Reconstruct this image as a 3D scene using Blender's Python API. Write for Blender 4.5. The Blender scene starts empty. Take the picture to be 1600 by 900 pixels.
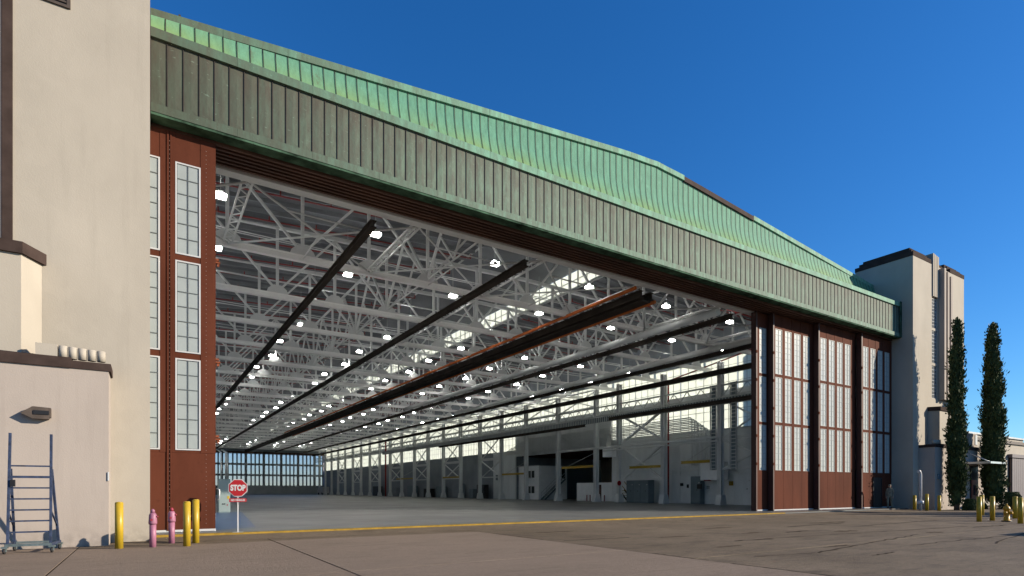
import bpy, bmesh, math, random
from mathutils import Vector, Matrix
random.seed(7)
R = math.radians
sc = bpy.context.scene
COL = sc.collection

# ------------------------------------------------------------------ camera
cam = bpy.data.cameras.new("camera")
cam.sensor_width = 36; cam.lens = 894.2 / 1600 * 36
cam.shift_y = 315.5 / 1600; cam.clip_start = 0.1; cam.clip_end = 20000
co = bpy.data.objects.new("camera", cam); COL.objects.link(co)
co.location = (0, 0, 1.5); co.rotation_euler = (R(90), 0, R(-32.6))
sc.camera = co

# ------------------------------------------------------------------ sky and sun
SUN_EL, SUN_AZ = 22.0, 127.0     # azimuth clockwise from +Y
w = bpy.data.worlds.new("World"); sc.world = w; w.use_nodes = True
wn = w.node_tree.nodes; wl = w.node_tree.links
bg = wn["Background"]; sky = wn.new("ShaderNodeTexSky")
sky.sky_type = 'NISHITA'; sky.sun_disc = False
sky.sun_elevation = R(SUN_EL); sky.sun_rotation = R(SUN_AZ)
sky.altitude = 0; sky.air_density = 1.0; sky.dust_density = 0.25; sky.ozone_density = 3.0
hs = wn.new("ShaderNodeHueSaturation"); hs.inputs["Saturation"].default_value = 1.35
gm = wn.new("ShaderNodeGamma"); gm.inputs[1].default_value = 0.9
wl.new(sky.outputs[0], gm.inputs[0]); wl.new(gm.outputs[0], hs.inputs["Color"]); tint = wn.new("ShaderNodeMix"); tint.data_type = 'RGBA'; tint.blend_type = 'MULTIPLY'; tint.inputs[0].default_value = 1; tint.inputs[7].default_value = (.62, .97, 1.3, 1); wl.new(hs.outputs[0], tint.inputs[6]); wl.new(tint.outputs[2], bg.inputs[0])
bg.inputs[1].default_value = 0.086
sl = bpy.data.lights.new("sun", 'SUN'); sl.energy = 4.9; sl.angle = R(0.5); sl.color = (1, .88, .72)
so = bpy.data.objects.new("sun", sl); COL.objects.link(so)
ld = Vector((-math.sin(R(SUN_AZ)) * math.cos(R(SUN_EL)), -math.cos(R(SUN_AZ)) * math.cos(R(SUN_EL)), -math.sin(R(SUN_EL))))
so.rotation_euler = ld.to_track_quat('-Z', 'Y').to_euler(); so.location = (60, -60, 60)
sc.view_settings.view_transform = 'Standard'; sc.view_settings.look = 'None'
sc.view_settings.exposure = 0.75; sc.view_settings.gamma = 1
sc.cycles.use_denoising = True
try: sc.cycles.denoiser = 'OPENIMAGEDENOISE'
except Exception: pass
sc.cycles.max_bounces = 7; sc.cycles.diffuse_bounces = 5; sc.cycles.glossy_bounces = 3
sc.cycles.sample_clamp_indirect = 6.0

# ------------------------------------------------------------------ helpers
def s2l(c):
    return tuple(((v/255)/12.92 if v/255 <= .04045 else ((v/255+.055)/1.055)**2.4) for v in c)

class NT:
    def __init__(s, name):
        s.m = bpy.data.materials.new(name); s.m.use_nodes = True
        s.n = s.m.node_tree.nodes; s.l = s.m.node_tree.links; s.b = s.n["Principled BSDF"]
        s.geo = None
    def pos(s, scale=(1, 1, 1)):
        if s.geo is None: s.geo = s.n.new("ShaderNodeNewGeometry")
        mp = s.n.new("ShaderNodeMapping"); mp.inputs["Scale"].default_value = scale
        s.l.new(s.geo.outputs["Position"], mp.inputs["Vector"]); return mp.outputs[0]
    def noise(s, scale, stretch=(1, 1, 1), detail=5, rough=.6):
        t = s.n.new("ShaderNodeTexNoise"); t.inputs["Scale"].default_value = scale
        t.inputs["Detail"].default_value = detail; t.inputs["Roughness"].default_value = rough
        s.l.new(s.pos(stretch), t.inputs["Vector"]); return t.outputs[0]
    def ramp(s, v, a, b, lo=0., hi=1.):
        r = s.n.new("ShaderNodeMapRange"); r.inputs[1].default_value = a; r.inputs[2].default_value = b
        r.inputs[3].default_value = lo; r.inputs[4].default_value = hi
        s.l.new(v, r.inputs[0]); return r.outputs[0]
    def mix(s, f, a, b, mode='MIX'):
        x = s.n.new("ShaderNodeMix"); x.data_type = 'RGBA'; x.blend_type = mode
        for sock, v in ((x.inputs[0], f), (x.inputs[6], a), (x.inputs[7], b)):
            if hasattr(v, "is_linked"): s.l.new(v, sock)
            elif isinstance(v, (tuple, list)): sock.default_value = (*v[:3], 1)
            else: sock.default_value = v
        return x.outputs[2]
    def math(s, op, a, b=0.):
        x = s.n.new("ShaderNodeMath"); x.operation = op
        for sock, v in ((x.inputs[0], a), (x.inputs[1], b)):
            if hasattr(v, "is_linked"): s.l.new(v, sock)
            else: sock.default_value = v
        return x.outputs[0]
    def axis(s, k):
        x = s.n.new("ShaderNodeSeparateXYZ"); s.l.new(s.pos(), x.inputs[0]); return x.outputs[k]
    def rnd(s):
        x = s.n.new("ShaderNodeObjectInfo"); return x.outputs["Random"]
    def bump(s, h, strength=.3, dist=.02):
        b = s.n.new("ShaderNodeBump"); b.inputs["Strength"].default_value = strength; b.inputs["Distance"].default_value = dist
        s.l.new(h, b.inputs["Height"]); s.l.new(b.outputs[0], s.b.inputs["Normal"])
    def col(s, c):
        if hasattr(c, "is_linked"): s.l.new(c, s.b.inputs["Base Color"])
        else: s.b.inputs["Base Color"].default_value = (*c, 1)

K = .60
def q(*c): return tuple(v*K for v in c)
def simple(name, c, rough=.6, var=.12, scale=3., metal=0., bump=0., spec=.4, stretch=(1, 1, 1), fine=0.):
    t = NT(name); n = t.noise(scale, stretch)
    lo = tuple(v*(1-var) for v in c); hi = tuple(min(1, v*(1+var)) for v in c)
    colr = t.mix(t.ramp(n, .3, .7), lo, hi)
    if fine:
        n2 = t.noise(scale*14); colr = t.mix(t.ramp(n2, .55, .75, 0, fine), colr, tuple(v*.45 for v in c))
    t.col(colr); t.b.inputs["Roughness"].default_value = rough; t.b.inputs["Metallic"].default_value = metal
    t.b.inputs["Specular IOR Level"].default_value = spec
    if bump: t.bump(t.noise(scale*10), bump, .01)
    return t.m

def sheet(name, c, tr=.5, gloss=.1, var=.06):
    """frosted glazing: diffuse + translucent"""
    t = NT(name); m = t.m; out = t.n["Material Output"]
    n = t.ramp(t.noise(1.7), .3, .7)
    cc = t.mix(n, tuple(v*(1-var) for v in c), tuple(min(1, v*(1+var)) for v in c))
    t.col(cc); t.b.inputs["Roughness"].default_value = .25
    trn = t.n.new("ShaderNodeBsdfTranslucent"); t.l.new(cc, trn.inputs[0])
    mx = t.n.new("ShaderNodeMixShader"); mx.inputs[0].default_value = tr
    t.l.new(t.b.outputs[0], mx.inputs[1]); t.l.new(trn.outputs[0], mx.inputs[2]); t.l.new(mx.outputs[0], out.inputs[0])
    return m

M = {}
def stucco(name, c, var=.10):
    t = NT(name)
    big = t.ramp(t.noise(.35, (1, 1, .6)), .3, .7)
    cc = t.mix(big, tuple(v*(1-var) for v in c), tuple(v*(1+var) for v in c))
    st = t.ramp(t.noise(1.6, (1.4, 1.4, .10), 7, .7), .54, .8, 0, .30)
    cc = t.mix(st, cc, tuple(v*.6 for v in c))
    pt = t.ramp(t.noise(.9, detail=2), .56, .60, 0, .16); cc = t.mix(pt, cc, tuple(min(1, v*1.12) for v in c))
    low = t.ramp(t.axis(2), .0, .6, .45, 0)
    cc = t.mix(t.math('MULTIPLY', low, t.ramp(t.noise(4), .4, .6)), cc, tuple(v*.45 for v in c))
    t.col(cc); t.b.inputs["Roughness"].default_value = .85; t.b.inputs["Specular IOR Level"].default_value = .2
    t.bump(t.noise(28, detail=6), .35, .01); return t.m
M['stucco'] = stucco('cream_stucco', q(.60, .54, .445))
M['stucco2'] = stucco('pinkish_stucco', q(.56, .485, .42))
M['trim'] = simple('dark_brown_trim', (.05, .035, .03), .9, .25, 2., fine=.2, spec=.05)
M['louver'] = simple('weathered_brown_louver', q(.12, .09, .07), .7, .3, 5.)
M['door'] = simple('red_brown_door_paint', q(.145, .046, .026), .75, .26, .5, stretch=(1.5, 1, .35), fine=.28, bump=.08, spec=.05)
M['door_shade'] = simple('shaded_door_paint', (.05, .017, .012), .6, .2, 1.)  # door paint darkened, shade of the leaf ends put into the colour
M['soffit'] = simple('rusty_brown_track', (.085, .042, .028), .7, .35, 1.2, stretch=(.3, 1, 1), fine=.4)
M['white_steel'] = simple('white_painted_steel', (.62, .64, .64), .6, .08, .7, fine=.10, spec=.15)
M['chord'] = simple('bright_white_steel', (.86, .87, .86), .6, .06, .7, spec=.15)
M['grey_steel'] = simple('grey_white_steel', (.50, .52, .52), .6, .12, .8, fine=.15, spec=.15)
M['dark_rail'] = simple('dark_monorail_steel', (.045, .036, .030), .75, .3, .8, spec=.1)
M['orange'] = simple('orange_cable', q(.80, .20, .04), .8, .15, 2.)
M['deck'] = simple('roof_deck_grey', (.12, .13, .145), .8, .2, .4)
M['purlin'] = simple('purlin_grey', (.20, .215, .23), .7, .15, .6)
M['red_pipe'] = simple('dark_red_pipe', (.24, .03, .03), .45, .15, 2.)
M['frame_white'] = simple('white_window_frame', q(.72, .73, .73), .45, .05, 2.)
M['muntin'] = simple('grey_muntin', q(.16, .18, .18), .5, .1, 2.)
M['frost'] = sheet('frosted_pane', q(.66, .73, .71), .3)
M['frost_r'] = sheet('white_frosted_pane', q(.90, .93, .88), .25)
M['clere'] = sheet('clerestory_pane', (.78, .81, .76), .9)
M['backpane'] = sheet('back_door_pane', (.85, .88, .92), .9)
_m = M['backpane'].node_tree; _o = _m.nodes['Material Output']; _tr = _m.nodes.new('ShaderNodeBsdfTransparent'); _mx = _m.nodes.new('ShaderNodeMixShader'); _mx.inputs[0].default_value = .95; _tr.inputs[0].default_value = (1, .88, .93, 1)
_src = _o.inputs[0].links[0].from_socket; _m.links.new(_src, _mx.inputs[1]); _m.links.new(_tr.outputs[0], _mx.inputs[2]); _m.links.new(_mx.outputs[0], _o.inputs[0])
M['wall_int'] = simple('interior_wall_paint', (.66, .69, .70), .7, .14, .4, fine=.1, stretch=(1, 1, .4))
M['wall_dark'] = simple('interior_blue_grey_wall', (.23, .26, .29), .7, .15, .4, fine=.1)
M['bracket'] = simple('rusty_orange_bracket', (.20, .05, .015), .8, .3, 6.)
M['yellow'] = simple('yellow_bollard_paint', q(.66, .44, .03), .4, .10, 3., fine=.12)
M['yellow_dirty'] = simple('worn_yellow_paint', q(.46, .29, .05), .75, .3, 3., fine=.6, spec=.1)
M['pink'] = simple('faded_pink_paint', q(.50, .20, .30), .5, .15, 4., fine=.3)
M['pinkred'] = simple('red_cap_paint', q(.40, .04, .07), .5, .15, 4.)
M['blue'] = simple('scuffed_blue_steel', (.030, .044, .085), .6, .5, 9., fine=.6, metal=.1)
M['castor'] = simple('grey_castor', (.16, .2, .2), .4, .3, 8., metal=.5)
M['rubber'] = simple('black_rubber', (.02, .02, .02), .7, .2, 5.)
M['office'] = simple('office_white_panel', (.80, .82, .83), .6, .05, 2.)
M['sign_red'] = simple('stop_sign_red', q(.55, .02, .025), .4, .05, 4.)
M['sign_white'] = simple('sign_white', q(.82, .82, .8), .4, .03, 4.)
M['cab_grey'] = simple('cabinet_green_grey', q(.36, .45, .45), .4, .06, 1.5, metal=.1)
M['cab_dark'] = simple('cabinet_blue_grey', (.13, .17, .19), .4, .08, 1.5)
M['black'] = simple('black_plastic', (.012, .012, .013), .5, .1, 3.)
M['galv'] = simple('galvanised_pipe', (.48, .5, .5), .35, .1, 3., metal=.6)
M['blue_floor'] = simple('blue_floor_paint', q(.035, .10, .25), .35, .2, 2.)
M['hyd'] = simple('yellow_hydrant_paint', q(.70, .38, .02), .4, .1, 5.)
M['glass_dark'] = simple('dark_glass', (.02, .03, .035), .1, .1, 2., spec=.7)
M['purple_door'] = simple('mauve_grey_roller_door', q(.17, .135, .14), .6, .1, 1.)
M['skin'] = simple('skin', (.45, .26, .18), .6, .05, 6.)
M['camo'] = simple('camouflage_cloth', q(.30, .28, .20), .9, .55, 9.)
M['pipe_white'] = simple('white_pipe_paint', q(.78, .78, .78), .4, .06, 4.)
M['pale_rivet'] = simple('worn_pale_rivet', (.30, .20, .17), .6, .4, 9.)
M['brick_red'] = simple('entrance_door_red', (.30, .10, .06), .5, .1, 3.)
t = NT('lamp_diffuser'); t.col((.9, .9, .88)); t.b.inputs["Emission Color"].default_value = (1, .97, .92, 1)
t.b.inputs["Emission Strength"].default_value = 5; M['lamp'] = t.m
t = NT('lamp_added_glow'); t.col((.9, .9, .88)); t.b.inputs["Emission Color"].default_value = (1, .97, .92, 1)
t.b.inputs["Emission Strength"].default_value = 62; M['added_glow'] = t.m  # extra glow added to the lamps to brighten trusses and walls

def copper(name, base, dark, yellow=False):
    t = NT(name)
    streak = t.ramp(t.noise(2.6, (2.2, 2.2, .45), 8, .72), .38, .62)
    cc = t.mix(streak, dark, base)
    blot = t.ramp(t.noise(3.5, (1, 1, .8), 8, .7), .56, .72, 0, .45)
    cc = t.mix(blot, cc, tuple(min(1, v*1.35+.03) for v in base))
    rn = t.ramp(t.rnd(), 0, 1, 0, .38)
    cc = t.mix(rn, cc, dark)
    if yellow:
        y = t.ramp(t.axis(1), 22.76, 22.50, 0, 1)
        yn = t.math('MULTIPLY', y, t.ramp(t.noise(.5, (1, .1, .1)), .35, .6, .35, 1.))
        cc = t.mix(t.math('MULTIPLY', yn, .7), cc, q(.33, .47, .13))
    else:
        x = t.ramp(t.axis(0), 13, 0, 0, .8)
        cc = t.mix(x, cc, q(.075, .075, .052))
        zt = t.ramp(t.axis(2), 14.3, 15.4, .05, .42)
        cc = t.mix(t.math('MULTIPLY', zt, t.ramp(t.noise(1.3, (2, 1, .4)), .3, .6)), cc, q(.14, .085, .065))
    sc_ = t.ramp(t.noise(5.5, (1, 1, 2.6), 4, .5), .67, .73, 0, .22 if not yellow else .0)
    cc = t.mix(sc_, cc, tuple(min(1, v*1.7+.05) for v in base))
    rust = t.ramp(t.noise(1.1, (1.2, 1, .5), 7, .7), .66, .74, 0, .6)
    cc = t.mix(rust, cc, q(.16, .075, .045))
    t.col(cc); t.b.inputs["Roughness"].default_value = .7
    t.b.inputs['Specular IOR Level'].default_value = .15; t.bump(t.noise(1.8, (1, 1, .7), 3), .5, .05); return t.m
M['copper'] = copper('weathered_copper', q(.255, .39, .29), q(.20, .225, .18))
M['copper_up'] = copper('green_copper', q(.20, .50, .34), q(.155, .37, .255), True)
M['copper_trim'] = copper('copper_flashing', q(.36, .80, .56), q(.28, .56, .40))
M['copper_low'] = copper('copper_drip_trim', q(.27, .46, .34), q(.20, .26, .20))
M['seam'] = simple('dark_copper_seam', (.03, .022, .016), .7, .2, 4.)
M['copper_under'] = simple('dark_green_underside', (.045, .085, .055), .9, .8, 1.5, fine=.6, spec=.05)
M['brown_flash'] = simple('brown_flashing', q(.085, .055, .045), .95, .3, 2., fine=.3)

def link(name, me, mat=None, parent=None, loc=None):
    o = bpy.data.objects.new(name, me)
    if mat is not None and me is not None and len(me.materials) == 0: me.materials.append(mat)
    COL.objects.link(o)
    if parent is not None: o.parent = parent
    if loc is not None: o.location = loc
    return o

class MB:
    def __init__(s): s.v = []; s.f = []; s.mi = []; s.cur = 0; s.sm = set()
    def add(s, vs, fs, smooth=False):
        b = len(s.v); s.v += [tuple(p) for p in vs]
        for f in fs:
            if smooth: s.sm.add(len(s.f))
            s.f.append([b+i for i in f]); s.mi.append(s.cur)
        return s
    def box(s, x0, y0, z0, x1, y1, z1):
        if x0 > x1: x0, x1 = x1, x0
        if y0 > y1: y0, y1 = y1, y0
        if z0 > z1: z0, z1 = z1, z0
        return s.add([(x0,y0,z0),(x1,y0,z0),(x1,y1,z0),(x0,y1,z0),(x0,y0,z1),(x1,y0,z1),(x1,y1,z1),(x0,y1,z1)],
              [(0,3,2,1),(4,5,6,7),(0,1,5,4),(1,2,6,5),(2,3,7,6),(3,0,4,7)])
    def bar(s, a, b, w, h=None, up=(0, 0, 1)):
        h = h or w; a = Vector(a); b = Vector(b); d = (b-a).normalized(); u = Vector(up)
        if abs(d.dot(u)) > .98: u = Vector((0, 1, 0))
        r = d.cross(u).normalized(); u = r.cross(d).normalized()
        P = []
        for e in (a, b):
            for (i, j) in ((-1,-1),(1,-1),(1,1),(-1,1)): P.append(e + r*(i*w/2) + u*(j*h/2))
        return s.add(P, [(0,1,2,3),(7,6,5,4),(0,4,5,1),(1,5,6,2),(2,6,7,3),(3,7,4,0)])
    def tube(s, pts, r, n=8, cap=True):
        pts = [Vector(p) for p in pts]; k = len(pts); V = []
        rr = r if isinstance(r, (list, tuple)) else [r]*k
        pr = None
        for i, p in enumerate(pts):
            d = (pts[min(i+1, k-1)] - pts[max(i-1, 0)]).normalized()
            if pr is None:
                u = Vector((0, 0, 1)) if abs(d.z) < .9 else Vector((1, 0, 0))
                r1 = d.cross(u).normalized()
            else: r1 = (pr - d*pr.dot(d)).normalized()
            pr = r1; r2 = d.cross(r1)
            for j in range(n):
                a = 2*math.pi*j/n; V.append(p + (r1*math.cos(a) + r2*math.sin(a))*rr[i])
        F = []
        for i in range(k-1):
            for j in range(n): F.append((i*n+j, i*n+(j+1) % n, (i+1)*n+(j+1) % n, (i+1)*n+j))
        b = len(s.v); s.add(V, F, True)
        if cap:
            s.f.append([b+j for j in range(n)][::-1]); s.mi.append(s.cur)
            s.f.append([b+(k-1)*n+j for j in range(n)]); s.mi.append(s.cur)
        return s
    def prism(s, poly, z0, z1, ax='z'):
        n = len(poly)
        def P(a, b, c): return (a, b, c) if ax == 'z' else ((a, c, b) if ax == 'y' else (c, a, b))
        V = [P(a, b, z0) for a, b in poly] + [P(a, b, z1) for a, b in poly]
        return s.add(V, [tuple(range(n))[::-1], tuple(range(n, 2*n))] + [(i, (i+1) % n, n+(i+1) % n, n+i) for i in range(n)])
    def mesh(s, name, mats):
        me = bpy.data.meshes.new(name); me.from_pydata(s.v, [], s.f)
        for m in (mats if isinstance(mats, (list, tuple)) else [mats]): me.materials.append(m)
        for i, p in enumerate(me.polygons):
            p.material_index = s.mi[i]; p.use_smooth = i in s.sm
        bm = bmesh.new(); bm.from_mesh(me); bmesh.ops.recalc_face_normals(bm, faces=bm.faces); bm.to_mesh(me); bm.free()
        me.update(); return me
    def build(s, name, mats, parent=None, loc=None):
        return link(name, s.mesh(name, mats), None, parent, loc)

def bevel(o, w=.01, seg=1):
    m = o.modifiers.new("bevel", 'BEVEL'); m.width = w; m.segments = seg; m.limit_method = 'ANGLE'; return o
def thing(name, label, cat, loc=(0, 0, 0), rz=0, group=None):
    o = bpy.data.objects.new(name, None); COL.objects.link(o); o.location = loc; o.rotation_euler = (0, 0, rz)
    o['label'] = label; o['category'] = cat
    if group: o['group'] = group
    o.empty_display_size = .3
    return o
def part(name, parent, loc=(0, 0, 0)):
    o = bpy.data.objects.new(name, None); COL.objects.link(o); o.parent = parent; o.location = loc; return o
def tag(o, label, cat, group=None):
    o['label'] = label; o['category'] = cat
    if group: o['group'] = group
    return o
def struct(o): o['kind'] = 'structure'; return o
def stuff(o): o['kind'] = 'stuff'; return o
def B(*a): return MB().box(*a)

FZ = .135      # hangar floor level
# ------------------------------------------------------------------ ground
def ground_mat(name, c, c2, stainc, crack=0., rough=.8):
    t = NT(name)
    a = t.ramp(t.noise(.22, detail=7), .35, .65); cc = t.mix(a, c, c2)
    f = t.ramp(t.noise(9, detail=8, rough=.75), .35, .7, 0, .45); cc = t.mix(f, cc, tuple(v*.55 for v in c))
    st = t.ramp(t.noise(.55, (1, 1.6, 1), 8, .7), .52, .68, 0, .65); cc = t.mix(st, cc, stainc)
    s2 = t.ramp(t.noise(2.2, (.45, 1.5, 1), 8, .75), .48, .66, 0, .5 if crack else .28); cc = t.mix(s2, cc, stainc)
    lt = t.ramp(t.noise(1.3, (.6, 1.8, 1), 6, .7), .60, .72, 0, .35); cc = t.mix(lt, cc, tuple(min(1, v*1.35) for v in c2))
    sp = t.ramp(t.noise(3.2, detail=3), .70, .74, 0, .55); cc = t.mix(sp, cc, tuple(v*.35 for v in c))
    if crack:
        v = t.n.new("ShaderNodeTexVoronoi"); v.feature = 'DISTANCE_TO_EDGE'; v.inputs["Scale"].default_value = .16
        mp = t.pos(); nn = t.n.new("ShaderNodeTexNoise"); nn.inputs["Scale"].default_value = 1.2; nn.inputs["Detail"].default_value = 6
        t.l.new(mp, nn.inputs["Vector"])
        ad = t.n.new("ShaderNodeVectorMath"); ad.operation = 'MULTIPLY_ADD'
        t.l.new(nn.outputs[1], ad.inputs[0]); ad.inputs[1].default_value = (1.2, 1.2, 0); t.l.new(mp, ad.inputs[2])
        t.l.new(ad.outputs[0], v.inputs["Vector"])
        ck = t.ramp(v.outputs[0], .0, .004, crack, 0); cc = t.mix(ck, cc, tuple(q*.25 for q in c))
    ty = t.ramp(t.noise(1.1, (.12, 2.6, 1), 4, .6), .60, .66, 0, .38); cc = t.mix(ty, cc, tuple(v*.5 for v in c))
    ag = t.ramp(t.noise(30, detail=3, rough=.8), .56, .70, 0, .5); cc = t.mix(ag, cc, tuple(min(1, v*1.5) for v in c2))
    ag2 = t.ramp(t.noise(14, detail=4, rough=.8), .57, .66, 0, .55); cc = t.mix(ag2, cc, tuple(v*.4 for v in c))
    t.col(cc); t.b.inputs["Roughness"].default_value = rough; t.b.inputs["Specular IOR Level"].default_value = .3
    t.bump(t.noise(16, detail=8, rough=.75), .8, .03); return t.m
M['conc'] = ground_mat('apron_concrete', q(.33, .25, .185), q(.38, .29, .215), q(.22, .165, .12))
M['old'] = ground_mat('old_stained_paving', q(.195, .145, .093), q(.30, .23, .155), q(.085, .06, .038), .35)
M['land'] = ground_mat('far_ground', q(.17, .15, .12), q(.21, .18, .14), q(.12, .10, .08))
t = NT('hangar_floor_epoxy')
cc = t.mix(t.ramp(t.noise(.3, (.4, 1, 1), 6), .3, .7), q(.155, .165, .17), q(.205, .21, .21))
cc = t.mix(t.ramp(t.noise(.5, (.3, 1.2, 1), 5, .6), .5, .75, 0, .3), cc, q(.11, .12, .125))
br = t.n.new("ShaderNodeTexBrick"); t.l.new(t.pos((.16, .16, 1)), br.inputs["Vector"])
br.offset = 0; br.inputs["Scale"].default_value = 1; br.inputs["Mortar Size"].default_value = .004; br.inputs["Brick Width"].default_value = 1; br.inputs["Row Height"].default_value = 1
cc = t.mix(t.math('MULTIPLY', br.outputs["Fac"], .5), cc, (.05, .05, .055))
t.col(cc); t.l.new(t.ramp(t.noise(.3, detail=4), .3, .7, .30, .42), t.b.inputs["Roughness"]); M['floor'] = t.m

M['patch'] = simple('dark_patch', q(.15, .115, .08), .95, .5, 3., fine=.7, spec=.05)
struct(B(-4000, -4000, -.6, 4000, 6000, -.05).build('ground', M['land']))
apron = struct(B(-60, -40, -.05, 140, 40, -.012).build('apron', simple('joint_filler', (.02, .017, .014), .95, spec=.02)))
# concrete slabs left of the X=10.05 edge, each a piece
def slab(x0, y0, x1, y1, z1, m):
    g = .017
    mb = MB(); c = .003
    mb.add([(x0+g,y0+g,-.012),(x1-g,y0+g,-.012),(x1-g,y1-g,-.012),(x0+g,y1-g,-.012),
            (x0+g,y0+g,z1-c),(x1-g,y0+g,z1-c),(x1-g,y1-g,z1-c),(x0+g,y1-g,z1-c),
            (x0+g+c,y0+g+c,z1),(x1-g-c,y0+g+c,z1),(x1-g-c,y1-g-c,z1),(x0+g+c,y1-g-c,z1)],
           [(0,1,5,4),(1,2,6,5),(2,3,7,6),(3,0,4,7),(4,5,9,8),(5,6,10,9),(6,7,11,10),(7,4,8,11),(8,9,10,11)])
    return mb.build('concrete_slab', m, apron)
xs = [-15.4, -10.75, -6.1, -1.48, 3.15, 10.05]; ys = [-12, -4.5, 3, 10.5, 18.0]
for i in range(5):
    for j in range(4): slab(xs[i], ys[j], xs[i+1], ys[j+1], random.uniform(-.001, .003), M['conc'])
    slab(xs[i], 18.0, xs[i+1], 20.2, -.001, M['conc'] if i < 3 else M['old'])
gx = [10.05, 22.0, 34.0, 46.0, 60.0, 80.0]; gy = [-12, 0, 8.4, 20.2]
for i in range(5):
    for j in range(3): slab(gx[i], gy[j], gx[i+1], gy[j+1], random.uniform(-.003, .001), M['old'])
# patched cracks (sunken tar lines) on the old paving
TAR = simple('tar_seam', (.036, .027, .020), .9, .3, 4., spec=.05)
def crack(pts, wd):
    mb = MB(); V = []
    for i, (x, y) in enumerate(pts):
        V += [(x, y-wd*random.uniform(.3, 1), .0035), (x, y+wd*random.uniform(.3, 1), .0035)]
    mb.add(V, [(2*i, 2*i+2, 2*i+3, 2*i+1) for i in range(len(pts)-1)])
    return mb.build('tar_seam', TAR, apron)
def wob(x0, y0, x1, y1, n=24, a=.06):
    return [(x0+(x1-x0)*i/n, y0+(y1-y0)*i/n+random.uniform(-a, a)) for i in range(n+1)]
crack(wob(13.5, 7.6, 22, 8.9), .05); crack(wob(16, 10.6, 28.5, 9.8), .045); crack(wob(20, 6.2, 40, 9.6), .04)
crack(wob(10.4, 13.4, 12.8, 13.2, 8), .07); crack(wob(14.5, 10.6, 16.2, 10.5, 8), .09); crack(wob(22, 13.6, 27, 13.9, 10), .09)
crack(wob(11.5, 7.9, 13.5, 7.6, 8, .03), .03); crack(wob(17.5, 7.3, 24, 7.0, 16, .1), .035); crack(wob(14, 6.6, 15.2, 6.7, 6), .05)
crack(wob(25, 12.2, 33, 12.6, 20, .05), .06); crack(wob(28, 9.4, 31, 9.2, 8), .09); crack(wob(19, 11.8, 20.5, 11.9, 8), .12)
def vcrack(x, y0, y1, w_):
    n = 20; V = []
    for i in range(n+1):
        y = y0+(y1-y0)*i/n; a = random.uniform(.2, 1)*w_; o_ = random.uniform(-.02, .02); V += [(x+o_-a, y, .0035), (x+o_+a, y, .0035)]
    MB().add(V, [(2*i, 2*i+1, 2*i+3, 2*i+2) for i in range(n)]).build('tar_seam', TAR, apron)
vcrack(10.05, 4.5, 7.4, .05); vcrack(10.07, 8.0, 9.6, .06); vcrack(10.05, 14, 17, .05); 
# spalled patches
for (x, y, a_, b_) in ((14.2, 12.6, 1.0, .18), (17.8, 12.3, .8, .16), (21.5, 11.0, .9, .25), (15.6, 8.2, .7, .12), (23.5, 9.0, .6, .2), (13.0, 9.7, .8, .13), (26.5, 14.4, 1.6, .25), (19.0, 14.6, 1.1, .2), (12.2, 16.4, 1.4, .2)):
    pts = [(x+a_*math.cos(t_)*random.uniform(.5, 1.1), y+b_*math.sin(t_)*random.uniform(.5, 1.2), .0032) for t_ in [2*math.pi*k/18 for k in range(18)]]
    MB().add(pts, [tuple(range(18))]).build('spalled_patch', M['patch'], apron)

struct(B(-12, 20.25, -.04, 48.4, 181, FZ).build('floor', M['floor']))
kb = struct(MB().box(.12, 20.13, -.02, 32.4, 20.245, FZ+.003).build('kerb', M['yellow_dirty'])); bevel(kb, .02, 2)
struct(MB().add([(.12,20.245,FZ+.004),(48.3,20.245,FZ+.004),(48.3,20.36,FZ+.004),(.12,20.36,FZ+.004)], [(0,1,2,3)]).build('floor_line', M['yellow_dirty']))
struct(MB().add([(1.9,21.6,FZ+.004),(3.4,22.8,FZ+.004),(5.0,39,FZ+.004),(2.2,39,FZ+.004)], [(0,1,2,3)]).build('floor_marking', M['blue_floor']))
# sloping ramp where the apron rises to the slab
struct(MB().add([(.1,18.8,.004),(48.3,18.8,.004),(48.3,20.13,.075),(.1,20.13,.075),(.1,20.13,-.03),(48.3,20.13,-.03),(.1,18.8,-.03),(48.3,18.8,-.03)],
   [(0,1,2,3),(3,2,5,4),(0,3,4,6),(1,7,5,2)]).build('ramp', M['old']))

# ------------------------------------------------------------------ hangar
H = thing('hangar', 'huge aircraft hangar with green copper fascia and open red-brown sliding doors', 'hangar')
XL, XR, XC = .12, 48.42, 24.27
HY = 20.85; PW = (XR-XL)/110
# lower fascia panels (standing seam), shared mesh
mb = MB(); mb.cur = 0
mb.add([(0,0,13.43),(PW,0,13.43),(PW,0,15.45),(0,0,15.45),(PW*.5,-.012,13.6),(PW*.5,-.012,15.3)],
       [(0,1,4),(1,2,5,4),(2,3,5),(3,0,4,5)])
mb.box(0, .002, 13.43, PW, .06, 15.45)
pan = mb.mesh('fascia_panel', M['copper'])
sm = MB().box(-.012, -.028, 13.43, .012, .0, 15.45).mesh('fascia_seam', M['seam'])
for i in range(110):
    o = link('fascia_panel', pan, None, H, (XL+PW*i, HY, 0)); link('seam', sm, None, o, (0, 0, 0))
# bottom drip trim and top flashing in 2.4 m lengths
nseg = 20; L = (XR-XL)/nseg
lo = MB().prism([(-.10,13.14),(-.10,13.40),(-.02,13.44),(.05,13.44),(.05,13.14)], 0, L-.006, 'x').mesh('drip_trim', M['copper_low'])
up = MB().prism([(-.10,15.44),(-.11,15.72),(0,15.80),(1.45,16.12),(1.45,16.0),(.06,15.66),(.06,15.44)], 0, L-.006, 'x').mesh('eave_flashing', M['copper_trim'])
for i in range(nseg):
    link('drip_trim', lo, None, H, (XL+L*i, HY, 0)); link('eave_flashing', up, None, H, (XL+L*i, HY, 0))
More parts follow.
